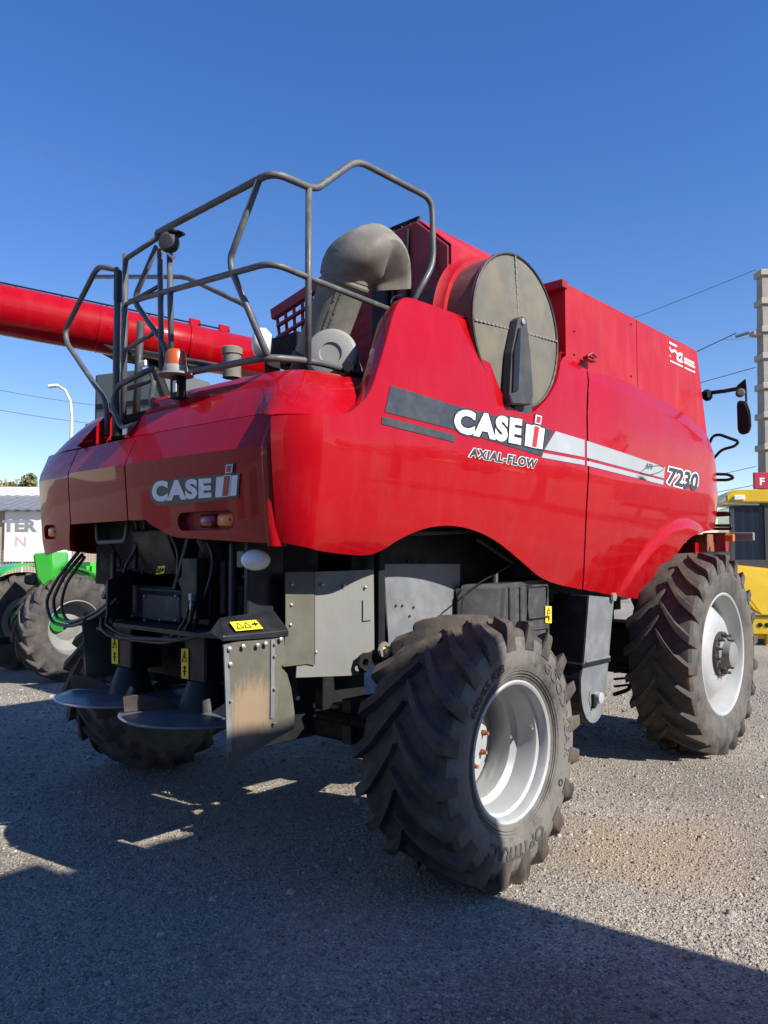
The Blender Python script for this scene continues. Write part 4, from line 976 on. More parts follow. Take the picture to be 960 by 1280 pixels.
# ---- side deflector flaps
for s_ in (1, -1):
    fx0 = 1.2 if s_ > 0 else .78
    px = [(280, 806), (300, 802), (340, 799), (355, 796), (357, 826), (352, 834), (359, 842), (364, 860), (368, 890), (367, 911), (287, 962), (284, 900)]
    ol = [(at(*p, x=1.2).y+(0 if s_ > 0 else .24), max(at(*p, x=1.2).z, 0 if s_ > 0 else .96)) for p in px]
    if s_ < 0: ol = ol[:9]+[(ol[-2][0], .965), ol[-1]]
    f = lambda y, z, s_=s_, fx0=fx0: V((s_*(fx0-.03*math.sin((y+1.42)*7)*(1.4-z)+.25*max(0, -1.36-y)*(1.4-z)), y, z))
    FL = solid(part('rubber_flap', sheet(ol, f, .05, normal_ref=(s_, 0, 0)), 'flap_rubber', CH, 40), .012)
    hp = [(1.205, -1.43, 1.405), (1.205, -1.0, 1.395), (1.205, -1.43, 1.43), (1.205, -1.0, 1.43), (1.04, -1.33, 1.51), (1.08, -1.0, 1.53), (.9, -1.3, 1.42), (.98, -1.0, 1.42)]
    BR = part('flap_bracket', hull([(s_*(x-1.2+fx0), y if s_ > 0 else max(y+.24, -1.17), z if s_ > 0 else min(z, 1.45)) for x, y, z in hp], .004, 1), 'black_plate')
    if s_ > 0:
        for (p, q, r_) in (((281.5, 806), (286, 940), .014), ((340, 799), (341, 898), .012)):
            A, B = at(*p, x=1.2), at(*q, x=1.2); n = 6
            pts = [f(*[(A.lerp(B, k/n))[i] for i in (1, 2)]) for k in range(n+1)]
            solid(part('metal_strip', loft([[V((v.x+.008, v.y-r_, v.z)) for v in pts], [V((v.x+.008, v.y+r_, v.z)) for v in pts]]), 'galv', FL), .005)
        bolts(CH, [V((1.215, at(*p, x=1.2).y, at(*p, x=1.2).z)) for p in ((302, 808), (320, 806.5), (330, 804.5), (349, 799), (285, 811), (286, 830))], (1, 0, 0), .013)
        bolts(CH, [f(at(*p, x=1.2).y, at(*p, x=1.2).z)+V((.015, 0, 0)) for p in ((341.5, 805), (341.5, 820), (342, 861), (342.5, 904), (286.5, 876))], (1, 0, 0), .008)
        q = [at(*p, x=1.2) for p in ((290, 801.5), (324.5, 799), (315, 786), (281, 788))]
        n_l = V((.16, 0, .18)).normalized()
        q = [V((1.20-.0, v.y, 1.445)) if i < 2 else V((1.125, v.y+.06, 1.485)) for i, v in enumerate(q)]
        warn_label(BR, [v+V((.004, .02, .004)) for v in q], (1, 0, 1), False)
# ---- right-hand sheet-metal shields behind the rear wheel
XP = 1.12
pa = [(357, 715), (393, 715), (393, 832), (384, 830), (354, 833.5), (357, 790)]
pb = [(393.7, 715), (467, 712), (468, 815), (447, 825), (449, 844), (370, 847), (371, 832.5), (393.7, 830)]
pc = [(480, 705), (575, 705), (575, 800), (486, 806)]
def plate(name, px, x, m, th=.006):
    o = [(at(*p, x=x).y, at(*p, x=x).z) for p in px]; return solid(part(name, sheet(o, lambda y, z: V((x, y, z)), .3, normal_ref=(1, 0, 0)), m), th)
P1 = plate('side_shield', pa, XP+.01, 'flap_rubber'); P2 = plate('side_shield', pb, XP, 'sheet_grey'); plate('side_shield', pc, XP-.06, 'galv')
sq = [(454, 750), (465, 750), (465, 775), (454, 776)]; plate('shield_tab', sq, XP+.012, 'sheet_grey')
bolts(CH, [at(*p, x=XP+.012) for p in ((365, 731), (364, 756), (363, 781), (403, 731), (430, 732), (457, 734), (395, 815))], (1, 0, 0), .01)
bolts(CH, [at(*p, x=XP-.055) for p in ((495, 757), (503, 757), (517, 759), (512, 770))], (1, 0, 0), .008, 'dark_bolt')
def eye(px, py, x, ro, ri, m):
    return part('towing_eye', lathe(NB(), [(ri, 0), (ro, 0), (ro, .02), (ri, .02), (ri, 0)], at(px, py, x=x), (1, 0, 0), 8), m)
eye(454, 828, 1.16, .058, .027, 'black'); eye(479, 812, 1.19, .05, .027, 'zinc')
part('eye_plate', box(NB(), at(466, 822, x=1.14), (.015, .16, .07)), 'black')
part('yellow_plug', lathe(NB(), [(0, 0), (.022, 0), (.022, .004), (0, .004)], at(479, 812, x=1.195), (1, 0, 0), 16), 'label_yellow')
part('dark_post', bx(1.09, 1.14, at(471, 760, x=1.12).y, at(479, 760, x=1.12).y, 1.25, 2.0), 'black')
part('discharge_side_blocker', bx(.74, .77, -1.0, -.40, .70, 1.62), 'black')  # black side plate added to block sun passing under the tail
part('rear_plate', bx(1.0, 1.04, -1.15, -.9, 1.4, 2.02), 'black_plate')
# white oval work lamp under the rear corner
wl = at(319, 700, y=-1.16)
WK = part('work_light', lathe(NB(), [(0, .03), (.045, .026), (.075, .008), (.08, -.012), (.07, -.06), (0, -.07)], (0, 0, 0), (.62, -.76, 0), 28), 'lamp_glass', CH, 50)
WK.scale = (1, 1, .72); WK.location = wl
part('lamp_bracket', box(NB(), at(304, 699, y=-1.13), (.06, .05, .09)), 'sheet_grey')
part('lamp_stalk', box(NB(), at(290, 726, y=-1.15), (.03, .03, .42)), 'plastic')
for px_ in (303, 311): part('hose_bundle', tube(NB(), [at(px_, 722, y=-1.0), at(px_+1, 760, y=-1.0)], .012, 6), 'black')
part('grease_nipple', tube(NB(), [at(303, 720, y=-1.02), at(307, 722, y=-1.02), at(307, 732, y=-1.02)], .008, 6), 'zinc')
part('chaff_duct', tube(NB(), [at(262, 668, y=-1.05), at(280, 700, y=-1.0), at(270, 715, y=-.9)], .09, 12, rad=.1), 'black', CH, 50)
# bits hanging in the wheel arch
part('arch_brace', tube(NB(), [at(595, 672, x=1.3), at(640, 702, x=1.3)], .018, 6), 'black_plate'); part('arch_brace', tube(NB(), [at(480, 668, x=1.2), at(590, 664, x=1.2)], .015, 6), 'plastic')
part('wiring', tube(NB(), [at(640, 705, x=1.25), at(600, 728, x=1.25), at(578, 745, x=1.25), at(576, 770, x=1.25)], .006, 5, rad=.06), 'hose')
part('fitting', tube(NB(), [at(619, 717, x=1.2), at(619, 729, x=1.2)], .022, 10), 'zinc')
bolts(CH, [at(*p, x=1.036) for p in ((510, 702), (528, 704), (475, 700), (457, 718), (464, 722), (566, 736), (564, 750), (570, 763))], (1, 0, 0), .011, 'dark_bolt')
# ---- ribbed plastic tank, elevator leg, small basket
TK = part('plastic_tank', hull([(1.08, .62, 1.15), (1.08, .62, 1.62), (1.08, 1.5, .9), (1.08, 1.5, 1.66), (1.34, .80, 1.25), (1.34, .86, 1.62), (1.34, 1.52, .95), (1.34, 1.50, 1.64), (1.34, .86, 1.0)], .03), 'plastic', CH, 40)
for (y0, y1, z0, z1) in ((.92, .98, 1.05, 1.6), (1.06, 1.12, 1.3, 1.6)): part('tank_rib', bx(1.335, 1.358, y0, y1, z0, z1, bev=.012), 'plastic', TK)
for (z0, z1) in ((1.36, 1.60), (1.05, 1.28)):
    bm = NB(); tube(bm, [(1.343, 1.17, z0), (1.343, 1.44, z0), (1.343, 1.44, z1), (1.343, 1.17, z1)], .014, 6, closed=True); part('moulded_frame', bm, 'plastic', TK, 50)
q = [at(*p, x=1.346) for p in ((681.5, 778.5), (689, 779), (689, 758), (681.5, 757.5))]; warn_label(TK, q, (1, 0, 0))
XE = 1.45
eo = [(735.5, 744), (767, 747), (763, 790), (760, 828), (757.5, 850), (756.5, 868), (755, 880), (752.5, 890), (749, 898), (745, 903), (740.5, 905), (736, 903.5), (732, 898.5), (728.7, 890), (726.5, 879), (725.3, 866), (725, 850), (729, 828), (732, 790)]
ez = [(at(*p, x=XE).y, at(*p, x=XE).z) for p in eo]
EL = part('elevator_leg', prism(NB(), ez, 'x', 1.14, XE, bev=.006), 'black_plate')  # body painted black as shade on its rear; grey face laid over it
fc_ = part('leg_face', prism(NB(), [(y*.985+.03, z*.99+.012) for y, z in ez], 'x', XE+.001, XE+.006), 'galv', EL)
yA = at(729, 828, x=XE).y; yB = at(760, 828, x=XE).y; zA = at(729, 828, x=XE).z
part('elevator_strap', bx(1.13, XE+.012, yA-.03, yB+.03, zA-.045, zA-.01), 'black', EL); part('elevator_strap', bx(1.2, XE+.02, yA+.02, yB+.01, zA-.008, zA+.012), 'galv', EL)
pc_ = at(741, 872, x=XE)
part('bearing_plate', lathe(NB(), [(0, 0), (.085, 0), (.085, .012), (0, .012)], pc_, (1, 0, 0), 8), 'galv', EL); part('bearing_hub', lathe(NB(), [(0, .01), (.045, .01), (.045, .06), (.03, .065), (0, .065)], pc_+V((0, .03, 0)), (1, 0, 0), 20), 'silver', EL, 30)
part('bearing_slot', box(NB(), pc_+V((.02, -.035, -.02)), (.04, .03, .11)), 'black', EL)
part('top_bolt', lathe(NB(), [(0, 0), (.035, 0), (.035, .02), (0, .02)], at(766, 746, x=XE+.02), (1, 0, 0), 16), 'zinc', EL)
part('clean_out_door', lathe(NB(), [(0, .0), (.19, 0), (.19, .35), (0, .35)], V((1.1, 1.75, .66)), (-1, 0, 0), 24), 'black')
BK = part('step_frame', tube(NB(), [at(768, 832, x=1.1), at(790, 832, x=1.1), at(793, 845, x=1.1), at(786, 862, x=1.1), at(768, 868, x=1.1)], .02, 6, rad=.05), 'black')
for k in range(3): part('step_bar', tube(NB(), [at(768, 840+9*k, x=1.1), at(791-2*k, 838+9*k, x=1.1)], .012, 5), 'black', BK)
part('skid_foot', prism(NB(), [(1.9, .30), (2.4, .34), (2.6, .40), (2.0, .5)], 'x', .95, 1.0), 'galv')
part('frame_rail', bx(1.0, 1.06, 1.9, 3.3, 1.3, 1.42), 'black_plate')
# ---- cab and what shows ahead of the side panel
CB = part('cab', prism(NB(), [(4.55, 1.7), (4.55, 3.75), (6.1, 3.75), (6.45, 2.7), (6.1, 1.7)], 'x', -.66, .66, bev=.04), 'glass')
part('cab_roof', bx(-.7, .7, 4.5, 6.2, 3.75, 3.9, bev=.06), 'red', CB)
m_ = lambda px, py, y=4.75: at(px, py, y=y)
MR = part('mirror_arm', tube(NB(), [m_(862, 494), m_(905, 489), m_(927, 485)], .022, 8), 'black_gloss')
part('mirror_pivot', hull([m_(*p) for p in ((920, 490), (921, 482), (932, 473), (934, 490), (926, 497))]+[m_(*p, y=4.82) for p in ((921, 482), (932, 474), (933, 492))], .006), 'black', MR)
part('mirror_joint', lathe(NB(), [(0, .03), (.03, .03), (.045, .015), (.045, -.03), (0, -.03)], m_(925.5, 491, 4.70), (.45, -.89, 0), 16), 'lens_red' if False else 'rail', MR, 40)
part('mirror_joint', box(NB(), m_(884, 494), (.1, .1, .12), bev=.03), 'black', MR)
mp = [(920.5, 505), (922, 500), (934, 501), (939, 515), (940, 535), (936, 543), (925, 544), (921.5, 538)]
part('mirror_housing', hull([m_(*p) for p in mp]+[m_(px_+(2 if px_ < 930 else -2), py_+(2 if py_ < 520 else -2), 4.70) for px_, py_ in mp], .012), 'black', MR, 50)
part('mirror_stem', tube(NB(), [m_(932, 485), m_(933, 502)], .012, 6), 'black', MR)
gr = lambda pts: part('grab_rail', tube(NB(), [at(*p, y=4.9) for p in pts], .016, 8, rad=.07), 'black_gloss', CH, 60)
gr([(872, 575), (886, 556), (891, 545), (899, 543), (924, 552), (918, 558), (902, 562), (893, 572), (880, 590)]); gr([(868, 592), (910, 593), (918, 597), (910, 600), (868, 600)]); gr([(868, 642), (908, 641), (916, 643), (868, 646)]); gr([(868, 657), (914, 657), (914, 661), (868, 661)])
FP = part('front_platform', bx(.9, 1.30, 4.6, 5.0, 1.75, 1.95), 'red'); part('marker_light', facebox(906, 668, 917, 677, 4.75, .05), 'lens_amber', FP)
part('front_beam', facebox(878, 666, 908, 690, 4.9, .12), 'red_dull'); part('platform_bar', facebox(903, 666, 942, 676, 5.0, .05), 'sheet_grey', FP)
part('hydraulic_block', facebox(858, 668, 885, 690, 4.7, .2), 'rust')

# ================================================================== the yard around
def gpt(px, d): p = at(px, 690, d=d); return V((p.x, p.y, 0))
def yard(name, label, cat, px, d, rot=None, group=None):
    o = thing(name, label, cat, gpt(px, d), group); o.rotation_euler = (0, 0, YAW if rot is None else rot); o['mpp'] = d/FPX; return o
def zpx(py, d): return CAM.z+(690-py)*d/FPX
def lp(name, bm, m, par, smooth=None): return bm_local(name, bm, m, par, smooth)
# ---- grey clad tower behind the ladder
d = 34; k = d/FPX
T = yard('clad_tower', 'tall dark grey clad block with a black band behind the ladder', 'tower', 150, d, YAW-R(24)); h = zpx(462, d)
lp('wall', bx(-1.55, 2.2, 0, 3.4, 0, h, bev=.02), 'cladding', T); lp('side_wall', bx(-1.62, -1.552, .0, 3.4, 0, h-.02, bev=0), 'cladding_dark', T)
zb = zpx(504, d); lp('band', bx(-1.56, 2.22, -.03, -.005, zb-.12, zb+.12, bev=0), 'black', T); lp('rooflight', tube(NB(), [(-.9, .5, h), (-.9, .5, h+.7)], .06, 8), 'wall_white', T)
for q in range(3): lp('panel_joint', bx(-1.553, 2.2, -.006, -.002, 1.6+2.2*q, 1.63+2.2*q, bev=0), 'cladding_dark', T)
# ---- building with the banner
d = 27; k = d/FPX
B = yard('white_building', 'low building with dark corrugated roof edge and white lettered banner', 'building', 20, d); z1, z2, z3 = zpx(637, d), zpx(618, d), zpx(612, d)
lp('wall', bx(-5, 6, .1, 6, 0, z1, bev=0), 'wall_tan', B)
bm = NB(); n = 120
rows = [[V((-5.2+11.4*i/n, -.25, z1+.02*math.sin(i*1.6))) for i in range(n+1)], [V((-5.2+11.4*i/n, 3.2, z2+.02*math.sin(i*1.6)+.25)) for i in range(n+1)], [V((-5.2+11.4*i/n, 6.2, z1)) for i in range(n+1)]]
solid(lp('roof', loft(rows), 'roof_grey', B), .05)
lp('fascia', bx(-5.2, 6.2, 2.9, 3.2, z2+.0, z3+.35, bev=.02), 'wall_white', B); lp('fascia_stripe', bx(.2, 1.7, 2.86, 2.895, z2+.12, z3+.22, bev=0), 'sign_red', B)
x0, x1 = (5-20)*k, (46-20)*k; BN = lp('banner', bx(x0, x1+1.2, .0, .04, zpx(702, d), zpx(639, d), bev=0), 'banner', B)
def flat_text(name, s, x0, x1, z0, z1, y, m, par, bold=.02):
    vs, fs = text2d(s, bold); a, b = min(p[0] for p in vs), max(p[0] for p in vs); c, e = min(p[1] for p in vs), max(p[1] for p in vs)
    bm = NB(); bv = [bm.verts.new((x0+(x1-x0)*(p[0]-a)/(b-a), y, z0+(z1-z0)*(p[1]-c)/(e-c))) for p in vs]
    for f in fs:
        try: bm.faces.new([bv[i] for i in f])
        except ValueError: pass
    return lp(name, bm, m, par)
flat_text('lettering', 'TER', (2-20)*k, (46-20)*k, zpx(665, d), zpx(650, d), -.006, 'letter_grey', BN, .05)
flat_text('lettering', 'N', (19-20)*k, (32-20)*k, zpx(683, d), zpx(671, d), -.006, 'letter_pink', BN, 0)
d = 24; k = d/FPX
FN = yard('wire_fence', 'thin pale wire mesh fence in front of the lettered banner', 'fence', 20, d)
for q in range(6): lp('post', tube(NB(), [(-2.2+1.2*q, 0, 0), (-2.2+1.2*q, 0, 1.95)], .025, 6), 'wall_white', FN)
bm = NB()
for q in range(17): tube(bm, [(-2.2, 0, .2+.105*q), (3.8, 0, .2+.105*q)], .003, 4)
for q in range(60): tube(bm, [(-2.2+.1*q, 0, .1), (-2.2+.1*q, 0, 1.9)], .003, 4)
o = lp('mesh_wires', bm, 'wall_white', FN); o['kind'] = 'stuff'
# ---- street lamp
d = 38
S = yard('street_lamp', 'cream street lamp with curved arm against the sky', 'street lamp', 86, d); k = d/FPX
zt = zpx(520, d); lp('pole', tube(NB(), [(0, 0, 0), (0, 0, zt*.6), (0, 0, zt), (-.08, 0, zpx(500, d)), (-.35, 0, zpx(486, d)), (-.72, 0, zpx(480, d))], [.13, .10, .075, .07, .065, .06], 10), 'lamp_cream', S, 50)
lp('lamp_head', box(NB(), (-.95, 0, zpx(480.5, d)), (.55, .24, .16), rot=Matrix.Rotation(R(-6), 3, 'Y'), bev=.05), 'wall_white', S)
# ---- trees beyond the building
def tree(px, d, h, rad, m, label):
    T = yard('tree', label, 'tree', px, d, group='trees behind the low building')
    lp('trunk', tube(NB(), [(0, 0, 0), (.1, 0, h*.4), (0, .1, h*.8)], [.28, .2, .08], 8), 'bark', T)
    n = 2600; bm = NB(); ctr = [(V((random.gauss(0, rad*.5), random.gauss(0, rad*.5), h*.72+random.gauss(0, h*.12))), rad*random.uniform(.3, .55)) for _ in range(11)]
    for i in range(n):
        c, r_ = random.choice(ctr); v = V((random.gauss(0, 1), random.gauss(0, 1), random.gauss(0, 1))).normalized()*r_*random.random()**.4; p = c+v
        a = V((random.gauss(0, 1), random.gauss(0, 1), random.gauss(0, 1))).normalized(); b = a.orthogonal().normalized(); s_ = random.uniform(.12, .22)
        bm.faces.new([bm.verts.new(p+a*s_), bm.verts.new(p+b*s_*.6), bm.verts.new(p-a*s_), bm.verts.new(p-b*s_*.6)])
    o = lp('crown', bm, m, T); return T
tree(4, 60, zpx(588, 60), 2.4, 'leaf_light', 'olive green tree rising behind the low building roof, at its open end'); tree(32, 64, zpx(592, 64), 2.0, 'leaf', 'smaller dull green tree behind the building, next to the harvester'); tree(-40, 62, 9, 3.2, 'leaf_light', 'broad olive tree standing past the end of the building')
# ---- green tractor
GT = thing('green_tractor', 'green farm tractor with dusty treaded tyres parked beyond the harvester', 'tractor', (-7.4, 1.35, 0))
ty_r = None
for s_ in (1, -1):
    c = V((-7.4+s_*.80, 1.5, .76)); bm = NB(); lathe(bm, [(.30, -.18), (.40, -.2), (.40, .2), (.385, .205), (.37, .16), (.34, .0), (.2, -.06), (.12, -.03), (0, -.03)], (0, 0, 0), (s_, 0, 0), 48)
    W_ = link('wheel', bm, 'sheet_grey', GT, smooth=30); W_.location = c
    ty = tyre_mesh(.77, .39, .46, .05, 18, .4, s_, seg=72); ty.materials.append(MATS['rubber_far']); ty.materials.append(MATS['rubber_far']); local('tyre', ty, None, W_)
    cf = V((-7.4+s_*.75, 3.9, .58)); bm = NB(); lathe(bm, [(.2, -.16), (.32, -.18), (.32, .18), (.28, .12), (.15, .03), (0, .03)], (0, 0, 0), (s_, 0, 0), 40); W2 = link('wheel', bm, 'silver', GT, smooth=30); W2.location = cf
    ty = tyre_mesh(.58, .32, .36, .04, 16, .4, s_, seg=56); ty.materials.append(MATS['rubber_far']); ty.materials.append(MATS['rubber_far']); local('tyre', ty, None, W2)
link('rear_axle', tube(NB(), [(-8.2, 1.35, .83), (-6.6, 1.35, .83)], .13, 12), 'green_dark', GT)
for s_ in (1, -1):
    rows = [[V((-7.4+s_*xx, 1.5+.86*math.cos(a), .78+.86*math.sin(a))) for a in np.linspace(R(25), R(95 if s_ > 0 else 125), 14)] for xx in (.46, .52, (.72 if s_ > 0 else 1.0))]
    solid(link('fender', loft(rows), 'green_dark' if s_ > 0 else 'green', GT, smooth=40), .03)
link('rear_cowl', hull([at(*p, d=10.9) for p in ((41, 692), (64, 690), (67, 724), (54, 733), (46, 722))]+[at(*p, d=11.7) for p in ((44, 692), (86, 690), (86, 735), (50, 735))], .02), 'green', GT)
link('hood', hull([(-7.75, 2.0, 1.0), (-7.05, 2.0, 1.0), (-7.75, 2.0, 1.7), (-7.05, 2.0, 1.7), (-7.7, 4.3, .9), (-7.1, 4.3, .9), (-7.7, 4.3, 1.45), (-7.1, 4.3, 1.45)], .06), 'green', GT)
link('seat', bx(-7.62, -7.18, 1.25, 1.7, 1.35, 1.5, bev=.04), 'black', GT); link('drawbar', bx(-7.46, -7.34, .3, 1.4, .5, .6), 'black', GT)
# ---- yellow machine on the far right
YD = 15.5; YK = YD/FPX
YM = yard('yellow_harvester', 'yellow harvester with dark glazed cab parked beyond the red one', 'harvester', 950, YD, YAW-R(14)); zz = lambda py: zpx(py, YD)
X = lambda px: (px-950)*YK
CBY = lp('cab', prism(NB(), [(X(919), 0), (X(1000), 0), (X(1003), 1.5), (X(917), 1.5)], 'z', zz(702), zz(632), bev=.02), 'glass', YM)
for px_, yy in ((918, .0), (1000, .0), (958, -.01)): lp('pillar', bx(X(px_)-.04, X(px_)+.04, yy-.03, yy+.05, zz(702), zz(632)), 'charcoal', CBY)
lp('cab_base', bx(X(915), X(1010), -.05, 1.6, zz(718), zz(700)), 'charcoal', CBY)
RF = lp('cab_roof', hull([(X(x), y, z) for x, y, z in ((911, -.1, zz(628)), (911, -.1, zz(618)), (918, -.1, zz(612)), (1005, -.1, zz(612)), (1010, -.1, zz(630)), (911, 1.7, zz(628)), (918, 1.7, zz(612)), (1005, 1.7, zz(612)), (1010, 1.7, zz(630)))], .03), 'yellow', CBY, 40)
lp('roof_light', box(NB(), (X(926), -.12, zz(622)), (.2, .05, .1), bev=.03), 'lamp_glass', RF)
lp('inner_console', bx(X(930), X(940), .1, .3, zz(700), zz(660)), 'sheet_grey', CBY)
lp('seat', bx(X(950), X(985), .5, .9, zz(700), zz(655), bev=.05), 'black', CBY)
lp('body', hull([(X(905), -.2, zz(735)), (X(1020), -.2, zz(735)), (X(905), -.2, zz(705)), (X(1020), -.2, zz(718)), (X(905), 2.2, zz(735)), (X(1020), 2.2, zz(735)), (X(905), 2.2, zz(705)), (X(1020), 2.2, zz(705)), (X(945), -.35, zz(768)), (X(1020), -.35, zz(768))], .03), 'yellow', YM)
bmf = lp('frame_beam', bx(X(930), X(1020), -.3, .1, zz(790), zz(769)), 'yellow', YM)
for q in range(4): lp('frame_hole', lathe(NB(), [(0, 0), (.045, 0), (.045, .01), (0, .01)], (X(944+8*q), -.303, zz(779)), (0, -1, 0), 12), 'black', bmf)
lp('leg', bx(X(952), X(958), -.2, 0, 0, zz(788)), 'yellow', YM); lp('leg', bx(X(1005), X(1011), -.2, 0, 0, zz(788)), 'yellow', YM)
lp('dark_panel', bx(X(938), X(1010), .1, 1.8, .35, zz(790)), 'charcoal', YM); lp('header_bar', bx(X(895), X(1015), -.1, .2, .12, .35), 'yellow', YM)
for s_ in (880, 1010):
    bm = NB(); lathe(bm, [(.2, -.2), (.42, -.22), (.42, .22), (.25, .05), (0, .05)], (0, 0, 0), (-1, 0, 0), 32); Wy = lp('wheel', bm, 'silver', YM, 30); Wy.location = (X(s_), 1.4, .68)
    ty = tyre_mesh(.68, .41, .45, .045, 16, .4, -1, seg=56); ty.materials.append(MATS['rubber_far']); ty.materials.append(MATS['rubber_far']); local('tyre', ty, None, Wy)
# grey building and red machine bits low behind the front axle
d = 30
GB = yard('site_office', 'low grey flat-roofed office behind the front tyre', 'building', 905, d); lp('wall', bx(-2.2, 1.4, 0, 4, 0, zpx(688, d), bev=.02), 'roof_grey', GB); lp('roof', bx(-2.4, 1.6, -.2, 4.2, zpx(688, d), zpx(685, d), bev=.02), 'wall_tan', GB)
for q in range(3): lp('window', bx(-1.7+1.0*q, -1.1+1.0*q, -.03, -.005, .9, 1.6, bev=.01), 'glass', GB)
# ---- concrete mast with collars
d = 30; k = d/FPX
PM = yard('concrete_mast', 'tall concrete utility mast with stacked collars and wires', 'utility pole', 965, d)
zt = zpx(334, d); wt, wb = 14*k, 24*k
bm = NB(); A = [bm.verts.new((sx*wb/2, sy*wb/2, 0)) for sx, sy in ((-1, -1), (1, -1), (1, 1), (-1, 1))]; Bv = [bm.verts.new((sx*wt/2, sy*wt/2, zt)) for sx, sy in ((-1, -1), (1, -1), (1, 1), (-1, 1))]
for i in range(4): bm.faces.new((A[i], A[(i+1) % 4], Bv[(i+1) % 4], Bv[i]))
bm.faces.new(Bv); bmesh.ops.recalc_face_normals(bm, faces=bm.faces); lp('shaft', bm, 'concrete', PM)
for py in (337, 374, 410, 444, 482, 519, 559, 597, 640):
    z = zpx(py, d); ww = wt+(wb-wt)*(1-z/zt); lp('collar', bx(-ww/2-.09, ww/2+.09, -ww/2-.09, ww/2+.09, z-.12, z+.12, bev=.02), 'concrete_light', PM)
lp('crossarm', bx(-.6, .6, -.2, .2, zpx(417, d), zpx(411, d), bev=.03), 'concrete_light', PM)
lp('insulator', tube(NB(), [(-1.25, -.1, zpx(418, d)), (-.75, -.1, zpx(413, d))], .06, 8), 'insulator', PM)
RS = yard('red_sign', 'small red sign with white script beside the concrete mast', 'sign', 957, 28); k2 = 28/FPX
lp('board', bx(-12*k2, 14*k2, 0, .12, zpx(611, 28), zpx(590, 28), bev=.02), 'sign_red', RS); flat_text('lettering', 'F', -5*k2, 1*k2, zpx(606, 28), zpx(597, 28), -.006, 'white', RS); lp('post', tube(NB(), [(0, .2, 0), (0, .2, zpx(600, 28))], .06, 8), 'charcoal', RS)
WG = 'overhead wires crossing the yard'
def wire(p, dp, q, dq, r_, label, sag=.4):
    a, b = at(*p, d=dp), at(*q, d=dq); pts = [a.lerp(b, t)-V((0, 0, sag*4*t*(1-t))) for t in np.linspace(0, 1, 15)]
    o = link('overhead_wire', tube(NB(), pts, r_, 5), 'wire'); tag(o, label, 'wire', WG)
wire((945, 337), 30, (560, 470), 60, .014, 'thin overhead wire strung from the top of the concrete mast'); wire((921, 416), 30, (520, 545), 60, .022, 'thick overhead wire leaving the dark insulator of the concrete mast', 1.0); wire((938, 421), 30, (905, 424), 29.5, .014, 'short jumper wire hanging under the mast insulator', .05); wire((945, 459), 30, (500, 560), 60, .016, 'overhead wire meeting the mast just below its crossarm'); wire((945, 583), 30, (560, 650), 70, .012, 'faint wire meeting the mast just above the red sign'); wire((945, 606), 30, (560, 660), 70, .012, 'faint wire passing behind the red sign'); wire((945, 640), 30, (560, 680), 70, .012, 'faint lowest wire passing below the red sign, behind the yellow cab')
LW2 = 'thin wire crossing the open sky above the auger'
wire((-15, 162), 45, (430, 322), 80, .011, LW2, .3)
LW3 = 'thin wire beside the cream street lamp'
wire((-20, 484), 45, (150, 510), 50, .02, 'upper of two thin wires beside the cream street lamp', .1); wire((-20, 509), 45, (150, 533), 50, .02, 'lower of two thin wires beside the cream street lamp', .1)
# ---- shed invented out of view to shade the rear wheel and the foreground
SHD = thing('shade_caster_shed', 'tall ribbed metal shed, unseen, added to shade the rear wheel and foreground', 'shed', (9, -6, 0))
sx0, sy1 = 7.0, .48; sh = .94+(sx0-1.2)*math.tan(SUN_EL)/math.cos(SUN_AZ)
bm = NB(); n = 120
def ribbed(pfun, n_): return loft([[pfun(i/n_, 0, .025 if (i//2) % 2 else 0) for i in range(n_+1)], [pfun(i/n_, sh, .025 if (i//2) % 2 else 0) for i in range(n_+1)]])
link('wall', ribbed(lambda t, z, o_: V((sx0-o_, -14+(14+sy1)*t, z)), 140), 'shed', SHD); link('wall', ribbed(lambda t, z, o_: V((sx0+6*t, sy1-.03+o_, z)), 60), 'shed', SHD)
link('wall', ribbed(lambda t, z, o_: V((sx0+6*t, -14+.03-o_, z)), 60), 'shed', SHD); link('wall', ribbed(lambda t, z, o_: V((sx0+6+o_, -14+(14+sy1)*t, z)), 140), 'shed', SHD)
link('roof', bx(sx0-.0, sx0+6.0, -14, sy1, sh-.12, sh), 'roof_grey', SHD); link('shade_parapet', bx(sx0+.0, sx0+.4, -14, -.70, sh, sh+.2), 'shed', SHD); dr = link('door', bx(sx0-.08, sx0-.03, -8.5, -5, 0, 3.6), 'wall_white', SHD); link('handle', tube(NB(), [(sx0-.09, -5.3, 1.0), (sx0-.14, -5.3, 1.05), (sx0-.14, -5.3, 1.3), (sx0-.09, -5.3, 1.35)], .015, 6), 'charcoal', dr)  # raised edge along the roof added to shade part of the sunlit ground
# ---- unseen building added behind for the rear panels to reflect
WH = thing('added_warehouse', 'long tan building with grey upper band, added unseen for the rear panels to mirror', 'added_warehouse', (-15, -25, 0)); WH.rotation_euler = (0, 0, R(-32))
lp('wall', bx(-16, 16, -6, 0, 0, 2.2, bev=0), 'added_warehouse_wall', WH); lp('upper_wall', bx(-16, 16, -6, .02, 2.2, 3.6, bev=0), 'cladding', WH); lp('roof', bx(-16.4, 16.4, -6.4, .4, 3.6, 3.8, bev=0), 'roof_grey', WH)
for q in range(7): lp('door', bx(-14+4.2*q, -11.8+4.2*q, .03, .08, 0, 2.0, bev=.02), 'charcoal' if q % 2 else 'sign_red', WH)
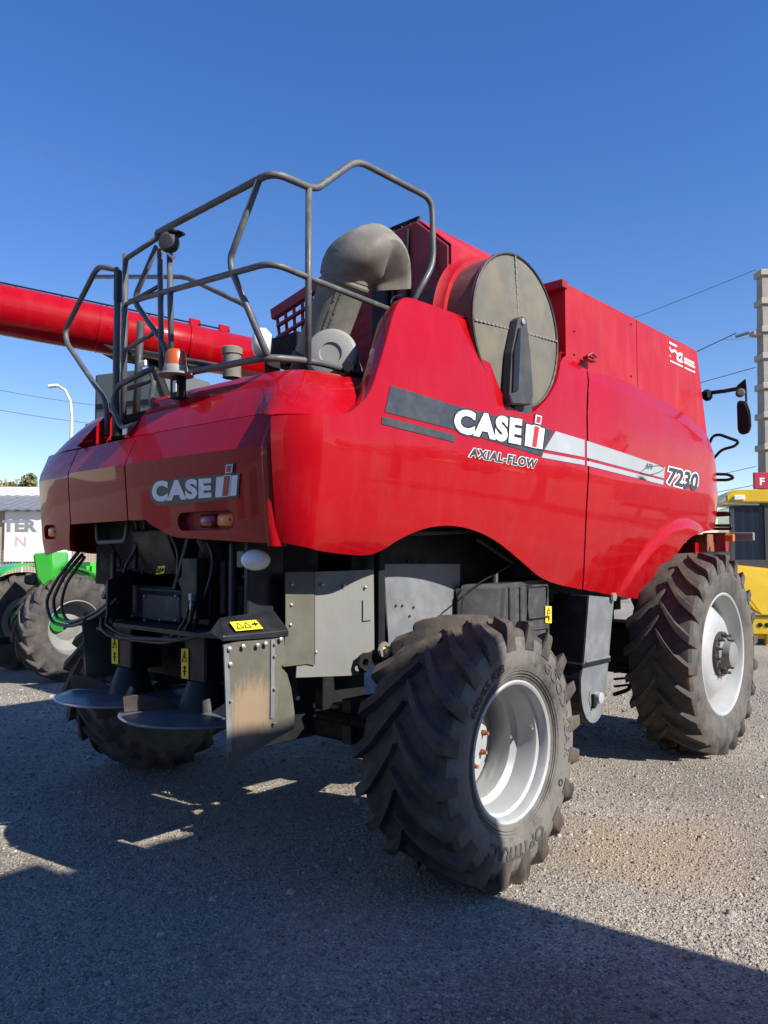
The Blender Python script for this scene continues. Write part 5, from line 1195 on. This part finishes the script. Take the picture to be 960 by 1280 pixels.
# ---- unseen trees and trailer added for the lit side panel to mirror
def reflection_tree(x, y, h, rad, m, label):
    T = thing('tree', label, 'tree', (x, y, 0), 'trees added out of view for reflections')
    lp('trunk', tube(NB(), [(0, 0, 0), (.1, 0, h*.4), (0, .1, h*.8)], [.26, .18, .07], 8), 'bark', T); bm = NB()
    ctr = [(V((random.gauss(0, rad*.5), random.gauss(0, rad*.5), h*.62+random.gauss(0, h*.15))), rad*random.uniform(.35, .6)) for _ in range(9)]
    for i in range(1800):
        c, r_ = random.choice(ctr); p = c+V((random.gauss(0, 1), random.gauss(0, 1), random.gauss(0, 1))).normalized()*r_*random.random()**.4
        a = V((random.gauss(0, 1), random.gauss(0, 1), random.gauss(0, 1))).normalized(); b = a.orthogonal().normalized(); s_ = random.uniform(.16, .3)
        bm.faces.new([bm.verts.new(p+a*s_), bm.verts.new(p+b*s_*.6), bm.verts.new(p-a*s_), bm.verts.new(p-b*s_*.6)])
    lp('crown', bm, m, T)
reflection_tree(13.5, 21, 6.5, 2.6, 'leaf', 'bushy dull green tree added out of view for the side panel to mirror'); reflection_tree(19, 19, 7.5, 3.0, 'leaf_light', 'tall olive tree added out of view as a second reflection')
BT = thing('added_box_trailer', 'white box trailer with dark underframe added out of view for reflections', 'trailer', (10.5, 27, 0))
lp('box', bx(-1.3, 1.3, -4, 4, 1.1, 3.7, bev=.03), 'wall_white', BT); lp('underframe', bx(-.9, .9, -3.8, 3.8, .75, 1.1), 'black', BT)
for sx in (-1, 1):
    for yy in (1.6, 2.9): lp('wheel', lathe(NB(), [(0, -.13), (.3, -.13), (.48, -.12), (.5, 0), (.48, .12), (.3, .13), (.2, .05), (0, .05)], (sx*1.05, yy, .5), (sx, 0, 0), 28), 'rubber_far', BT, 40)
lp('landing_leg', bx(-.7, -.55, -2.6, -2.45, 0, .75), 'charcoal', BT); lp('landing_leg', bx(.55, .7, -2.6, -2.45, 0, .75), 'charcoal', BT)
# ---- more of the machinery in the shade under the tail
def pulley(c, ax, r_): return part('pulley', lathe(NB(), [(0, .02), (r_*.3, .02), (r_*.35, .0), (r_*.8, .0), (r_*.9, .02), (r_, .025), (r_*.93, 0), (r_, -.025), (0, -.025)], c, ax, 28), 'black_plate', CH, 40)
pulley(V((.80, -.62, 1.55)), (1, 0, 0), .15); pulley(V((.80, -.98, 1.75)), (1, 0, 0), .10)
part('drive_belt', tube(NB(), [(.80, -.62, 1.705), (.80, -1.0, 1.855), (.80, -1.08, 1.76), (.80, -.98, 1.65), (.80, -.62, 1.40), (.80, -.47, 1.55)], .014, 6, rad=.1, closed=True), 'hose')
for k in range(9): bolts(CH, [at(154+12*k, 716, y=-1.004)], (0, -1, 0), .009, 'dark_bolt')
bolts(CH, [at(*p, y=-1.05) for p in ((181, 745), (220, 745), (181, 775), (220, 775), (200, 775))], (0, -1, 0), .008, 'zinc')
bolts(CH, [at(*p, y=-1.004) for p in ((255, 730), (255, 760), (160, 740), (160, 765), (166, 770))], (0, -1, 0), .009, 'zinc')
for (p, q) in (((262, 690), (262, 770)), ((276, 700), (284, 768)), ((140, 690), (142, 780)), ((168, 672), (170, 712))): part('frame_post', box(NB(), at((p[0]+q[0])/2, (p[1]+q[1])/2, y=-1.06), (.045, .03, abs(at(*p, y=-1.06).z-at(*q, y=-1.06).z))), 'black_plate')
hose([(212, 665), (224, 690), (222, 720), (232, 742)], -1.1, .012); hose([(255, 668), (268, 695), (262, 730), (250, 760), (244, 785)], -1.12, .011); hose([(176, 668), (168, 690), (158, 705), (150, 735)], -1.08, .010)
for k in range(5): part('chain_guard_rib', bx(.30+.09*k, .33+.09*k, -1.012, -.99, 1.66, 1.95), 'black_plate')
# ---- bits of straw on the gravel
N_ = 420; bm = NB()
for i in range(N_):
    dd = 2.4+7*random.random()**1.3; aa = YAW+(random.random()-.5)*R(62); c = V((CAM.x-math.sin(aa)*dd, CAM.y+math.cos(aa)*dd, .012)); th = random.random()*6.28; l_ = random.uniform(.01, .045)
    u = V((math.cos(th), math.sin(th), random.uniform(-.15, .15)))*l_; n = V((-u.y, u.x, 0)).normalized()*.0018
    bm.faces.new([bm.verts.new(c-u+n), bm.verts.new(c-u-n), bm.verts.new(c+u-n), bm.verts.new(c+u+n)])
mat('straw', (.42, .33, .17), .8); o = link('straw', bm, 'straw'); o['kind'] = 'stuff'; tag(o, 'short bits of dry straw lying on the gravel', 'straw')
bolts(TANK, [at(*p, x=1.456) for p in ((718, 414), (718, 443), (789, 405), (789, 470))], (1, 0, 0), .009, 'dark_bolt')
